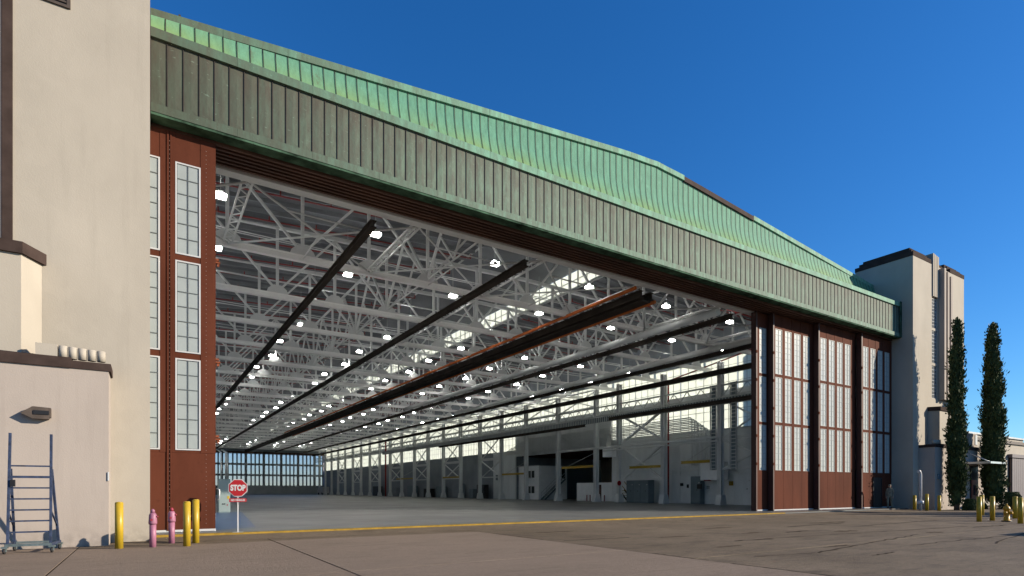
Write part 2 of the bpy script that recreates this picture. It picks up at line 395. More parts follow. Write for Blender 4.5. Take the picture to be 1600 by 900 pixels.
# upper curved tier
def ztop(x):
    d = abs(x-XC); base = 20.1 - d*(2.4/24.15)
    return base - .10*math.exp(-(d/1.6)**2)
def profile(zt):
    P = [(22.20, 16.05), (22.30, 16.3), (22.42, 16.6), (22.52, 16.9), (22.61, 17.2), (22.69, 17.5), (22.75, 17.8), (22.785, 18.1), (22.80, 18.5), (22.81, 30)]
    out = []
    for k, (y, z) in enumerate(P):
        if z >= zt:
            y0, z0 = P[k-1]; f = (zt-z0)/(z-z0); out.append((y0+(y-y0)*f, zt)); break
        out.append((y, z))
    return out
for i in range(110):
    xa, xb = XL+PW*i, XL+PW*(i+1)
    pa, pb = profile(ztop((xa+xb)/2)-.3), None
    za, zb = ztop(xa)-.28, ztop(xb)-.28
    n = len(pa); V = []
    for (y, z) in pa: V += [(0, y, z), (PW, y, z)]
    V[-2] = (0, pa[-1][0], za); V[-1] = (PW, pa[-1][0], zb)
    bul = random.uniform(-.012, .012)
    mb = MB(); mb.add(V, [(2*k, 2*k+1, 2*k+3, 2*k+2) for k in range(n-1)], True)
    V2 = [(x, y+.05, z-.01) for (x, y, z) in V]
    mb.add(V2, [(2*k+2, 2*k+3, 2*k+1, 2*k) for k in range(n-1)])
    o = mb.build('roof_panel', M['copper_up'], H, (xa, 0, 0))
    sb = MB(); pts = [(0, y-.02, z+.004) for (y, z) in pa]; pts[-1] = (0, pa[-1][0]-.02, za)
    V = []
    for (x, y, z) in pts: V += [(-.011, y, z), (.011, y, z), (.010, y-.012, z-.004), (-.010, y-.012, z-.004)]
    F = []
    for k in range(len(pts)-1):
        for j in range(4): F.append((4*k+j, 4*k+(j+1) % 4, 4*k+4+(j+1) % 4, 4*k+4+j))
    sb.add(V, F); sb.build('seam', M['seam'], o)
# ridge flashing
nr = 22; Lr = (XR-XL)/nr
for i in range(nr):
    xa, xb = XL+Lr*i, XL+Lr*(i+1)-.008
    xm = (xa+xb)/2; brown = 27.5 < xm < 33.5 and True
    sub = 4; mb = MB(); V = []
    prof = [(22.70, -.30), (22.70, -.02), (22.84, .02), (23.35, .02), (23.35, -.30)]
    for k in range(sub+1):
        x = xa+(xb-xa)*k/sub; zt = ztop(x) - (.05 if brown else 0)
        V += [(x, y, zt+dz) for (y, dz) in prof]
    F = [tuple(range(5))[::-1], tuple(range(5*sub, 5*sub+5))]
    for k in range(sub):
        for j in range(5): F.append((5*k+j, 5*k+(j+1) % 5, 5*k+5+(j+1) % 5, 5*k+5+j))
    mb.add(V, F); mb.build('ridge_flashing', M['brown_flash'] if brown else M['copper_trim'], H)
# backing wall behind fascia, soffit and tracks
MB().box(XL, HY+.07, 13.2, XR, HY+.3, 15.6).build('fascia_backing', M['seam'], H)
mb = MB().box(XL, HY-.08, 13.06, XR, HY+.42, 13.14); mb.build('soffit_edge', M['copper_under'], H)
MB().box(XL, HY+.42, 13.14, XR, 22.75, 13.3).build('soffit', M['soffit'], H)
for k in range(6):
    MB().box(XL+.02, 21.33+.24*k, 12.99, XR-.02, 21.44+.24*k, 13.135).build('door_track', M['soffit'], H)
MB().box(XL, 22.76, 12.94, XR-5.3, 23.2, 13.22).build('front_beam', M['white_steel'], H)
# end cover at the right end of the fascia
MB().box(48.2, HY-.16, 13.1, 48.44, HY-.112, 15.8).build('end_cover', M['copper_under'], H)
# little roof vents / perched fittings on ridge
for xx in (.95, 24.9):
    MB().box(xx, 22.95, ztop(xx), xx+.07, 23.02, ztop(xx)+.22).box(xx+.1, 22.95, ztop(xx), xx+.3, 23.1, ztop(xx)+.14).build('ridge_fitting', M['seam'], H)

# ---- roof body: side decks and the raised monitor
Y0, Y1 = 22.9, 180.0
def zdeck(x): return 16.9 + (1-abs(x-XC)/24.2)*1.3 if abs(x-XC) > 5.2 else 19.5 - abs(x-XC)*.06
def deck(xa, xb, name='roof_deck', h=.15):
    za, zb = zdeck(xa-1e-6 if xa > XC else xa), zdeck(xb)
    return MB().add([(xa,Y0,za),(xb,Y0,zb),(xb,Y1,zb),(xa,Y1,za),(xa,Y0,za+h),(xb,Y0,zb+h),(xb,Y1,zb+h),(xa,Y1,za+h)],
        [(0,1,2,3),(7,6,5,4),(0,4,5,1),(1,5,6,2),(2,6,7,3),(3,7,4,0)])
MX0, MX1 = XC-5.25, XC+5.25
deck(-.3, MX0-.01).build('roof_deck', M['deck'], H)
deck(MX1+.01, 48.8).build('roof_deck', M['deck'], H)
MB().box(MX0, Y0, 19.35, MX1, Y1, 19.5).build('monitor_roof', M['deck'], H)
pm = B(-.2, -.05, -.28, MX0+.1, .05, 0).mesh('purlin', M['purlin'])
def slanted(x0, x1, w, h, dz=0, mat=None, nm='purlin'):
    return MB().bar((x0, 0, zdeck(x0)-h/2+dz-.01), (x1, 0, zdeck(x1)-h/2+dz-.01), w, h).mesh(nm, mat or M['purlin'])
pL = slanted(-.2, MX0-.05, .10, .24); pR = slanted(MX1+.05, 48.6, .10, .24)
k = 0; y = 24.0
while y < 178:
    link('purlin', pL, None, H, (0, y, 0)); link('purlin', pR, None, H, (0, y, 0)); y += 1.30 if y < 90 else 3.25
# sprinkler pipes with upright heads
def sprk(x0, x1):
    mb = MB(); z = lambda x: zdeck(x)-.42
    mb.tube([(x0, 0, z(x0)), (x1, 0, z(x1))], .045, 6)
    x = x0+.8
    while x < x1:
        mb.box(x-.03, -.03, z(x), x+.03, .03, z(x)+.26); x += 2.6
    return mb.mesh('sprinkler_pipe', M['red_pipe'])
sL, sR = sprk(-.1, MX0-.1), sprk(MX1+.1, 48.4)
y = 25.1
while y < 120:
    link('sprinkler_pipe', sL, None, H, (0, y, 0)); link('sprinkler_pipe', sR, None, H, (0, y, 0)); y += 3.25
# monitor clerestories: glazing panes with steel bars
NB = 24; BAY = 6.5; TY = [23.2 + BAY*n for n in range(1, NB+1)]
g = MB(); 
for c in range(6): g.box(0, .06+c*1.07, 17.95, .03, .06+c*1.07+1.03, 18.62).box(0, .06+c*1.07, 18.66, .03, .06+c*1.07+1.03, 19.33)
gm_ = g.mesh('clerestory_glazing', M['clere'])
gb = MB()
for c in range(7): gb.box(-.05, c*1.07, 17.9, .08, c*1.07+.05, 19.35)
gb.box(-.04, 0, 18.62, .07, 6.5, 18.66).box(-.04, 0, 17.85, .09, 6.5, 17.95)
gbm = gb.mesh('clerestory_bars', M['grey_steel'])
for n in range(NB):
    for X in (MX0, MX1):
        o = link('clerestory_window', gm_, None, H, (X, 23.2+BAY*n, 0)); link('glazing_bars', gbm, None, o)
# ---- trusses
PS = 3.385; X0 = -.185; NP = 14
nx = [X0+PS*k for k in range(NP+1)]            # panel points, 3.2 is k=1
def ztc(x): return 17.35 + (1-abs(x-XC)/24.2)*.5 - .35
bc = MB().box(nx[0], -.13, 12.87, nx[-1], .13, 12.92).box(nx[0], -.13, 13.14, nx[-1], .13, 13.19).box(nx[0], -.04, 12.92, nx[-1], .04, 13.14).mesh('bottom_chord', M['chord'])
tc = MB(); tc.bar((nx[0], 0, ztc(nx[0])), (XC, 0, ztc(XC)), .26, .22); tc.bar((XC, 0, ztc(XC)), (nx[-1], 0, ztc(nx[-1])), .26, .22); tcm = tc.mesh('top_chord', M['white_steel'])
gus = MB().prism([(-.62,13.15),(.62,13.15),(.52,13.42),(.22,13.66),(-.22,13.66),(-.52,13.42)], -.10, .10, 'y').mesh('gusset', M['white_steel'])
vm = [MB().box(-.075, -.07, 13.15, .075, .07, ztc(x)).mesh('vertical', M['white_steel']) for x in nx]
dm = []
for k in range(NP):
    a, b = (k, k+1) if (k % 2 == 0) else (k+1, k)
    if nx[k] > XC: a, b = (k+1, k) if (k % 2 == 0) else (k, k+1)
    dm.append(MB().bar((nx[a], 0, 13.3), (nx[b], 0, ztc(nx[b])-.1), .11, .14, (0, 1, 0)).mesh('diagonal', M['white_steel']))
subm = []
for k in range(NP):
    xm = (nx[k]+nx[k+1])/2; mb = MB()
    mb.bar((xm, 0, 13.2), (xm, 0, 15.0), .1, .1); mb.bar((xm, 0, 15.0), (nx[k] if k % 2 == 0 else nx[k+1], 0, 13.3), .09, .09, (0, 1, 0)); subm.append(mb.mesh('sub_strut', M['white_steel']))
whole = MB()
def merge(mb, me, dx=0):
    mb.add([(v.co.x+dx, v.co.y, v.co.z) for v in me.vertices], [tuple(p.vertices) for p in me.polygons])
merge(whole, bc); merge(whole, tcm)
for i, x in enumerate(nx): merge(whole, gus, x); merge(whole, vm[i], x)
for d in dm: merge(whole, d)
wm = whole.mesh('roof_truss', [M['white_steel'], M['chord']])
for p_ in wm.polygons[:18]: p_.material_index = 1
for n, y in enumerate(TY):
    if n < 6:
        t_ = part('roof_truss', H, (0, y, 0))
        link('bottom_chord', bc, None, t_); link('top_chord', tcm, None, t_)
        for i, x in enumerate(nx):
            link('gusset_plate', gus, None, t_, (x, 0, 0)); link('vertical', vm[i], None, t_, (x, 0, 0))
        for d in dm: link('diagonal', d, None, t_)
    elif y < 178: link('roof_truss', wm, None, H, (0, y, 0))
# verticals from the front beam
for x in nx:
    if x > .2 and x < 43: MB().box(x-.12, 22.9, 13.22, x+.12, 23.1, 17.4).build('front_post', M['white_steel'], H)
# lattice struts along Y in the bottom-chord plane
def lattice(Lh, w=.42, h=.07):
    mb = MB(); mb.box(-w/2, 0, -.05, -w/2+.06, Lh, .05).box(w/2-.06, 0, -.05, w/2, Lh, .05)
    n = int(Lh/.42); s = Lh/n
    for i in range(n):
        a, b = (-w/2+.03, w/2-.03) if i % 2 == 0 else (w/2-.03, -w/2+.03)
        mb.bar((a, i*s, 0), (b, (i+1)*s, 0), .055, .03)
    return mb.mesh('lattice_strut', M['white_steel'])
lat = lattice(6.3)
for k in (1, 3, 5, 7, 9, 11):
    for n in range(0, 12 if k == 5 else 1):
        o = link('lattice_strut', lat, None, H, (nx[k], 23.25+BAY*n, 13.05))
# X bracing rods in the horizontal plane of the first bay, and K bracing
def rod(a, b, r=.045): return MB().tube([a, b], r, 6).build('bracing_rod', M['white_steel'], H)
for k in (-1, 1, 3, 5, 7, 9, 11):
    xa = nx[1]+PS*(k-1); xb = xa+2*PS
    rod((xa, 23.3, 13.05), (xb, 29.6, 13.02)); rod((xb, 23.3, 12.98), (xa, 29.6, 12.98))
    xm = (xa+xb)/2; rod((xm-.5*PS, 23.3+1.6, 13.04), (xm+.5*PS, 23.3+1.6, 13.02), .035)
    rod((xm, 26.4, 13.0), (xm, 29.6, 13.0), .035)
# longitudinal sway frames
sw = MB()
sw.bar((0, 0, 13.35), (0, 3.25, 17.0), .12, .14); sw.bar((0, 6.5, 13.35), (0, 3.25, 17.0), .12, .14)
sw.bar((0, 0, 17.0), (0, 6.5, 17.0), .12, .14); sw.bar((0, 1.62, 15.2), (0, 3.25, 13.4), .09, .09); sw.bar((0, 4.88, 15.2), (0, 3.25, 13.4), .09, .09)
sw.bar((0, 0, 13.35), (0, 6.5, 13.35), .07, .07)
swm = sw.mesh('sway_frame', M['white_steel'])
for k in (4, 10):
    for n in range(0, 14): link('sway_frame', swm, None, H, (nx[k]+.0, 23.2+BAY*n, 0))
wire = MB()
for k in range(26):
    pass
# thin tie rods across X between trusses
for n in range(0, 8):
    for zz, dy in ((14.6, 2.1), (15.4, 4.3)):
        MB().tube([(0, 23.2+BAY*n+dy, zz), (46, 23.2+BAY*n+dy, zz)], .03, 5).build('tie_rod', M['white_steel'], H)

# monorail beams
def Ibeam(x, z, ya, yb, w, h, name='monorail_beam', m='dark_rail', n=1):
    mb = MB(); mb.box(x-w/2, ya, z-h/2, x+w/2, yb, z-h/2+.05).box(x-w/2, ya, z+h/2-.05, x+w/2, yb, z+h/2).box(x-.03, ya, z-h/2+.05, x+.03, yb, z+h/2-.05)
    return mb.build(name, M[m], H)
for x in (8.0, 15.7, 31.6, 39.4): Ibeam(x, 12.62, 23.25, 177, .27, .32)
for x in (23.55, 24.35): Ibeam(x, 12.56, 23.25, 177, .30, .42)
MB().box(23.6, 23.3, 12.2, 24.3, 177, 12.28).build('rail_tray', M['dark_rail'], H)
for x, z in ((23.18, 12.86), (24.72, 12.34)):
    MB().tube([(x, 23.35, z), (x, 120, z)], .10, 6).build('power_rail', M['orange'], H)
for x in (8.0, 15.7, 31.6, 39.4):
    for n in range(0, 10): MB().box(x-.1, TY[n]-.08, 12.79, x+.1, TY[n]+.08, 12.86).build('rail_hanger', M['dark_rail'], H)
MB().tube([(30.4, 23.4, 12.75), (30.4, 75, 12.75)], .24, 10).build('air_duct', M['white_steel'], H)
MB().tube([(38.2, 23.4, 12.75), (38.2, 75, 12.75)], .24, 10).build('air_duct', M['white_steel'], H)
Ibeam(42.0, 11.75, 23.6, 177, .34, .42); Ibeam(42.6, 9.25, 24.5, 47, .3, .34); Ibeam(42.6, 8.9, 51, 90, .3, .3)

# ---- side walls
WX = 46.0
# right wall in panels between columns
CY = [33.3, 40.0, 46.4, 50.2, 57.4, 64.6, 71.0, 77.4, 83.8, 90.3, 96.7, 103.1] + [103.1+6.5*i for i in range(1, 12)]
edges = [23.3, 26.8] + CY + [180]
for a, b in zip(edges[:-1], edges[1:]):
    if a >= 50.1 and b <= 71.1:   # opening to the side bay
        MB().box(WX, a+.01, 6.4, WX+.2, b-.01, 8.9).build('wall_panel', M['wall_int'], H)
        MB().box(WX-.02, a+.01, 8.9, WX+.2, b-.01, 10.9).build('wall_panel', M['wall_int'], H)
    else:
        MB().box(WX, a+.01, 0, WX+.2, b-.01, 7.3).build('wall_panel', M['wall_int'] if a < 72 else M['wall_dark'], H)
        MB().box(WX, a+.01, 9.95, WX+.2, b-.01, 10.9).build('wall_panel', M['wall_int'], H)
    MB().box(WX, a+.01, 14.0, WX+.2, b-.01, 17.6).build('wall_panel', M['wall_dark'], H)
    for (z0, z1) in ((7.3, 9.95), (10.9, 14.0)):
        if z0 == 7.3 and a >= 50.1 and b <= 71.1: continue
        L_ = b-a-.1; nc = max(3, int(L_/.85)); nrw = 3 if z0 < 8 else 4
        gl = MB().box(WX+.08, a+.05, z0, WX+.1, b-.05, z1)
        o = gl.build('side_window', M['clere'], H)
        mb = MB()
        for c in range(nc+1):
            y = a+.05+L_*c/nc; mb.box(WX+.03, y-.02, z0, WX+.075, y+.02, z1)
        for r in range(nrw+1):
            z = z0+(z1-z0)*r/nrw; mb.box(WX+.02, a+.05, z-.02, WX+.078, b-.05, z+.02)
        mb.build('glazing_bars', M['grey_steel'], o)
    MB().box(WX-.1, a+.02, 7.22, WX+.0, b-.02, 7.3).build('window_sill', M['grey_steel'], H) if not (a >= 50.1 and b <= 71.1) else None
# left wall (never in view from here but it closes the room)
MB().box(-.3, 24.2, 0, -.1, 180, 9).build('wall_panel', M['wall_int'], H)
MB().box(-.3, 24.2, 9, -.1, 180, 13.5).build('side_window', M['clere'], H)
MB().box(-.3, 24.2, 13.5, -.1, 180, 17.2).build('wall_panel', M['wall_int'], H)
# front return wall between doors stack and side wall, above and beside
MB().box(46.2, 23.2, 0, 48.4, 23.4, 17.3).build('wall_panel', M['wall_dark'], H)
MB().box(-.1, 22.95, 13.2, 48.4, 23.0, 13.3).build('lintel_strip', M['white_steel'], H)
MB().box(XL, 23.05, 13.3, XR, 23.12, 17.2).build('gable_lining', M['deck'], H)
# columns
def column(y, z1=12.9, x=43.6):
    p = part('column', H, (x, y, FZ))
    mb = MB().box(-.25, -.04, .3, -.19, .04+.0, z1).box(-.25, -.2, .3, -.2, .2, z1).box(.2, -.2, .3, .25, .2, z1).box(-.2, -.03, .3, .2, .03, z1)
    mb.build('shaft', M['white_steel'], p)
    MB().prism([(-.45, 0), (.45, 0), (.45, .12), (.27, .9), (-.27, .9), (-.45, .12)], -.3, .3, 'y').build('column_base', M['white_steel'], p)
for y in [26.8] + CY: column(y)
# lattice side girder along the wall (crane girder)
gd = MB()
gd.box(-.14, 0, 0, .14, 6.5, .12).box(-.14, 0, 1.0, .14, 6.5, 1.12)
for i in range(8):
    gd.bar((0, i*.8125, .1), (0, (i+1)*.8125, 1.02) if i % 2 == 0 else (0, (i+1)*.8125, .1), .06) if i % 2 == 0 else gd.bar((0, i*.8125, 1.02), (0, (i+1)*.8125, .1), .06)
gdm = gd.mesh('side_girder', M['grey_steel'])
for n in range(24): link('side_girder', gdm, None, H, (43.6, 23.3+6.5*n, 9.85))
# wall-plane bracing (X frames between columns)
def xbr(y0, y1, z0, z1, x=43.6, wd=.2):
    o = MB().bar((x, y0, z0), (x, y1, z1), wd).bar((x+.22, y1, z0), (x+.22, y0, z1), wd).bar((x, y0, z0), (x, y1, z0), .16).bar((x, y0, z1), (x, y1, z1), .16)
    return o.build('wall_bracing', M['white_steel'], H)
xbr(40.2, 46.2, 2.6, 6.2); xbr(40.2, 46.2, 6.6, 9.6)
for a, b in ((71, 77.4), (83.8, 90.3), (96.7, 103.1), (26.8, 33.3), (109.6, 116.1), (122.6, 129.1), (135.6, 142.1), (148.6, 155.1)):
    xbr(a+.2, b-.2, 3.4, 6.0, 43.6, .15); xbr(a+.2, b-.2, 6.2, 9.6, 43.6, .13)
# upper X bracing in front of the high windows
for a, b in zip(CY[3:14], CY[4:15]): xbr(a+.1, b-.1, 11.0, 13.0, 43.6, .11)
MB().tube([(43.2, 33.3, 6.25), (43.2, 57.2, 6.25)], .09, 8).build('wall_pipe', M['white_steel'], H)
# conduits running along the wall and turning down
for i in range(12):
    zc = 6.75 + i*.17; yy = 35.0 + i*.26; xx = 45.35 - (i % 3)*.07
    MB().tube([(xx, yy, 3.9), (xx, yy, zc-.25), (xx, yy+.08, zc-.07), (xx, yy+.25, zc), (xx, 74-i*.6, zc)], .062, 6).build('conduit', M['white_steel'], H)
# comb-like cable tray along the wall above the lower windows
tm = MB().box(-.05, 0, 0, .05, 6.4, .05).box(-.05, 0, .62, .05, 6.4, .67)
for k in range(20): tm.box(-.04, .1+k*.32, .05, .04, .16+k*.32, .62)
tmm = tm.mesh('cable_tray', M['grey_steel'])
for n in range(14): link('cable_tray', tmm, None, H, (43.0, 29.0+6.45*n, 9.05))
for n in range(14): MB().box(43.08, 29.0+6.45*n, 9.1, 43.12, 35.4+6.45*n, 9.66).build('tray_back', M['cab_dark'], H)
for zz in (6.2, 5.9): MB().tube([(43.15, 33.3, zz), (43.15, 48.5, zz-.05)], .07, 8).build('wall_pipe', M['white_steel'], H)
# handrail and gantry on top of the low rooms by the door stack
for zz in (3.35, 3.75, 4.15): MB().tube([(44.6, 36.6, zz), (44.6, 40.0, zz)], .03, 5).build('handrail', M['white_steel'], H)
for yy in (36.6, 37.7, 38.8, 40.0): MB().tube([(44.6, yy, 2.9), (44.6, yy, 4.15)], .03, 5).build('rail_post', M['white_steel'], H)
# ribbed cladding over the opening
for k in range(22): MB().box(45.93, 50.4+k*.94, 6.45, 45.98, 50.48+k*.94, 8.85).build('cladding_rib', M['white_steel'], H)
# small fittings on the side wall
for (yy, zz, w_, h_, m_) in ((39.6, 1.9, .35, .3, 'black'), (38.9, 1.7, .2, .35, 'black'), (36.5, 1.6, .5, .45, 'black'), (35.6, 1.6, .3, .3, 'cab_dark'), (35.4, 2.35, .8, .15, 'pinkred'), (33.0, 1.9, .4, .4, 'yellow_dirty'), (30.4, 2.2, .3, .5, 'cab_dark'), (76, 3.0, .5, .8, 'cab_dark'), (81, 3.6, .4, .6, 'black'), (88, 3.0, .6, .8, 'cab_dark')):
    MB().box(45.0 if yy < 37 else 45.9, yy, zz, 44.9 if yy < 37 else 45.99, yy+w_, zz+h_).build('wall_fitting', M[m_], H)
# cable ladders near the door stack
for yy, x in ((33.9, 43.3), (31.8, 43.3)):
    mb = MB().box(x, yy-.34, 3.3, x+.1, yy-.28, 11).box(x, yy+.28, 3.3, x+.1, yy+.34, 11)
    for k in range(24): mb.box(x, yy-.28, 3.4+k*.32, x+.08, yy+.28, 3.46+k*.32)
    mb.build('cable_ladder', M['grey_steel'], H)
    MB().box(x+.12, yy-.26, 3.3, x+.14, yy+.26, 11).build('cable_bundle', M['cab_dark'], H)
for yy in (41.4, 40.6):
    MB().tube([(44.9, yy, FZ), (44.9, yy, 12.6)], .09, 8).build('riser_pipe', M['red_pipe'], H)
MB().tube([(44.9, 41.4, 12.5), (44.9, 27, 14.4), (30, 27, 15.2)], .07, 6).build('riser_pipe', M['red_pipe'], H)
MB().tube([(43.3, 118, FZ), (43.3, 118, 12.0)], .18, 8).build('riser_pipe', M['red_pipe'], H)

# side bay behind the opening
MB().box(WX+.2, 50, 6.6, 64, 71.3, 6.8).build('bay_ceiling', M['deck'], H)
MB().box(64, 50, 0, 64.2, 71.3, 6.6).build('bay_wall', M['wall_dark'], H)
MB().box(WX+.2, 49.8, 0, 64.2, 50, 6.8).build('bay_wall', M['wall_dark'], H)
MB().box(WX+.2, 71.3, 0, 64.2, 71.5, 6.8).build('bay_wall', M['wall_dark'], H)
struct(B(46.3, 50, -.04, 64, 71.3, FZ-.004).build('side_floor', M['floor']))
for k in range(7): MB().box(46.3, 51.5+k*3, 6.3, 63.9, 51.62+k*3, 6.59).build('bay_joist', M['soffit'], H)

# ---- sliding doors
ZR = [(2.78, 5.72), (5.92, 8.86), (9.06, 12.0)]
def leaf(x0, wd, y, cols, cw, detailed, z1=12.93, th=.3, m='door', lower=None):
    p = part('sliding_door', H, (x0, y, 0))
    z0 = FZ+.07
    mb = MB()
    cs = sorted(cols)
    cur = 0
    # stiles
    for c in cs:
        mb.box(cur, 0, 2.70, c, th, z1); cur = c+cw
    mb.box(cur, 0, 2.70, wd, th, z1)
    for c in cs:
        zc = 2.70
        for (a, b) in ZR: mb.box(c, 0.012, zc, c+cw, th-.01, a); zc = b
        mb.box(c, 0.012, zc, c+cw, th-.01, z1)
    o = mb.build('door_frame', M[m], p)
    ks = [0] + [c+cw+.5*((cs[i+1]-c-cw) if i+1 < len(cs) else 0) for i, c in enumerate(cs[:-1])] + [wd]
    for a, b in zip(ks[:-1], ks[1:]):
        MB().box(a+.008, .01, z0, b-.008, th-.01, 2.695).build('lower_panel', M[m], p)
    MB().box(.0, -.012, z0-.05, wd, .03, z0+.02).build('sweep_strip', M['frame_white'], p)
    for c in cs:
        for (a, b) in ZR:
            if detailed:
                mb = MB(); f = .045
                mb.box(c, -.01, a, c+f, .05, b).box(c+cw-f, -.01, a, c+cw, .05, b).box(c+f, -.01, a, c+cw-f, .05, a+f).box(c+f, -.01, b-f, c+cw-f, .05, b)
                mb.build('window_frame', M['frame_white'], p)
                mu = MB(); mu.box(c+cw/2-.012, .0, a+f, c+cw/2+.012, .045, b-f)
                hh = (b-a-2*f)/6; ww = (cw-2*f)/2
                for r in range(1, 6): mu.box(c+f, .002, a+f+hh*r-.011, c+cw-f, .044, a+f+hh*r+.011)
                mu.build('muntin', M['muntin'], p)
                key = ('pane', round(ww, 3), round(hh, 3))
                if key not in CACHE: CACHE[key] = MB().box(.012, .022, .011, ww-.012, .032, hh-.011).mesh('pane', M['frost'])
                for r in range(6):
                    for q in range(2): link('pane', CACHE[key], None, p, (c+f+ww*q, 0, a+f+hh*r))
            else:
                key = ('win', round(cw, 3), round(b-a, 3))
                if key not in CACHE:
                    mb = MB(); f = .03; h = b-a
                    mb.box(0, .0, 0, f, .06, h).box(cw-f, .0, 0, cw, .06, h).box(f, .0, 0, cw-f, .06, f).box(f, .0, h-f, cw-f, .06, h)
                    mb.box(cw/2-.011, .006, f, cw/2+.011, .045, h-f)
                    for r in range(1, 8): mb.box(f, .008, h*r/8-.010, cw-f, .044, h*r/8+.010)
                    mb.cur = 1; mb.box(f, .03, f, cw-f, .04, h-f)
                    CACHE[key] = mb.mesh('window', [M['muntin_l'], M['frost_r']])
                link('window', CACHE[key], None, p, (c, 0, a))
    return p
CACHE = {}
M['muntin_l'] = simple('pale_muntin', q(.50, .53, .50), .5, .1, 2.)
# left leaf and the one nested behind it
pl = leaf(-2.56, 4.50, 21.2, [2.6-.38-1.13*1, 2.6-.38, 2.6+.75], .71, True)
MB().box(-.1, 21.8, 1, 1.7, 22.1, 12.9).build('nested_leaf', M['door_shade'], H)
MB().box(3.12, -.03, .2, 3.17, 0.0, 12.9).build('leaf_joint', M['door'], pl)
MB().box(3.21, -.025, .2, 3.25, 0.0, 12.9).build('leaf_joint', M['door'], pl)
rv = MB()
for k in range(88):
    for xx in (3.19, 4.22): rv.box(xx-.008, -.034 if xx < 4 else -.008, .4+.14*k, xx+.008, .0, .416+.14*k)
rv.build('rivet_rows', M['pale_rivet'], pl)['kind'] = 'stuff'
# right leaves, each on its own track
for x0, y in ((32.95, 22.5), (34.2, 22.13), (38.85, 21.76), (43.85, 21.4)):
    wd = 4.85 if x0 < 43 else 4.56
    cols = [.30+1.06*k for k in range(4)] if x0 > 33 else [.38+1.06*k for k in range(4)]
    lp = leaf(x0, wd, y, cols, .74, False)
    MB().box(-.02, -.05, .16, .10, .32, 12.93).build('leading_edge', M['door_shade'], lp)  # leaf end in the darkened paint, its shade is in the colour
    for zz in (3.1, 4.9, 6.7, 8.5, 10.3):
        MB().box(-.06, -.10, zz, .05, .0, zz+.16).build('guide_roller', M['door'], lp)
# personnel door opening in the last leaf
MB().box(1.75, -.03, .2, 2.9, .0, 2.36).box(1.68, -.05, .2, 1.75, 0, 2.42).box(2.9, -.05, .2, 2.97, 0, 2.42).box(1.68, -.05, 2.36, 2.97, 0, 2.43).build('personnel_door', M['black'], lp)
# orange guide brackets on the left leaf edge
for zz in (9.0, 5.7, 3.15):
    MB().box(4.50, .0, zz, 4.64, .12, zz+.05).box(4.50, .02, zz+.09, 4.60, .12, zz+.16).box(4.54, .03, zz-.1, 4.61, .1, zz).build('guide_bracket', M['bracket'], pl)
MB().tube([(4.53, .1, 1.15), (4.62, .1, 1.2), (4.62, .1, 1.5), (4.53, .1, 1.55)], .02, 6).build('handle', M['galv'], pl)

# ---- back doors
BY = 178.0
key = {}
bw = MB()
for k in range(10):
    x0 = .2+4.75*k; p = part('back_door', H, (x0, BY, 0)); mb = MB()
    mb.box(.0, 0, FZ, 4.745, .3, 2.8).box(.0, 0, 12.0, 4.745, .3, 13.0)
    for a, b in ((5.48, 6.05), (8.55, 9.12)): mb.box(.0, 0, a, 4.745, .3, b)
    for c in (.0, 1.2, 2.28, 3.36, 4.42):
        ww = .23 if .2 < c < 4.4 else .23
        mb.box(c, -.02, 2.8, c+(.36 if .2 < c < 4.4 else (.34 if c < .2 else .325)), .3, 12.0)
    mb.build('door_frame', M['wall_dark'], p)
    for c in (.34, 1.56, 2.64, 3.72):
        for a, b in ZR:
            w_ = MB().box(c, .12, a, c+.86, .14, b).build('pane', M['backpane'], p)
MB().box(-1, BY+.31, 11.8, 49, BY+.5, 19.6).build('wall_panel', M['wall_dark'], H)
MB().box(-.2, BY-2.0, 11.9, 46, BY-1.6, 12.3).build('back_beam', M['soffit'], H)

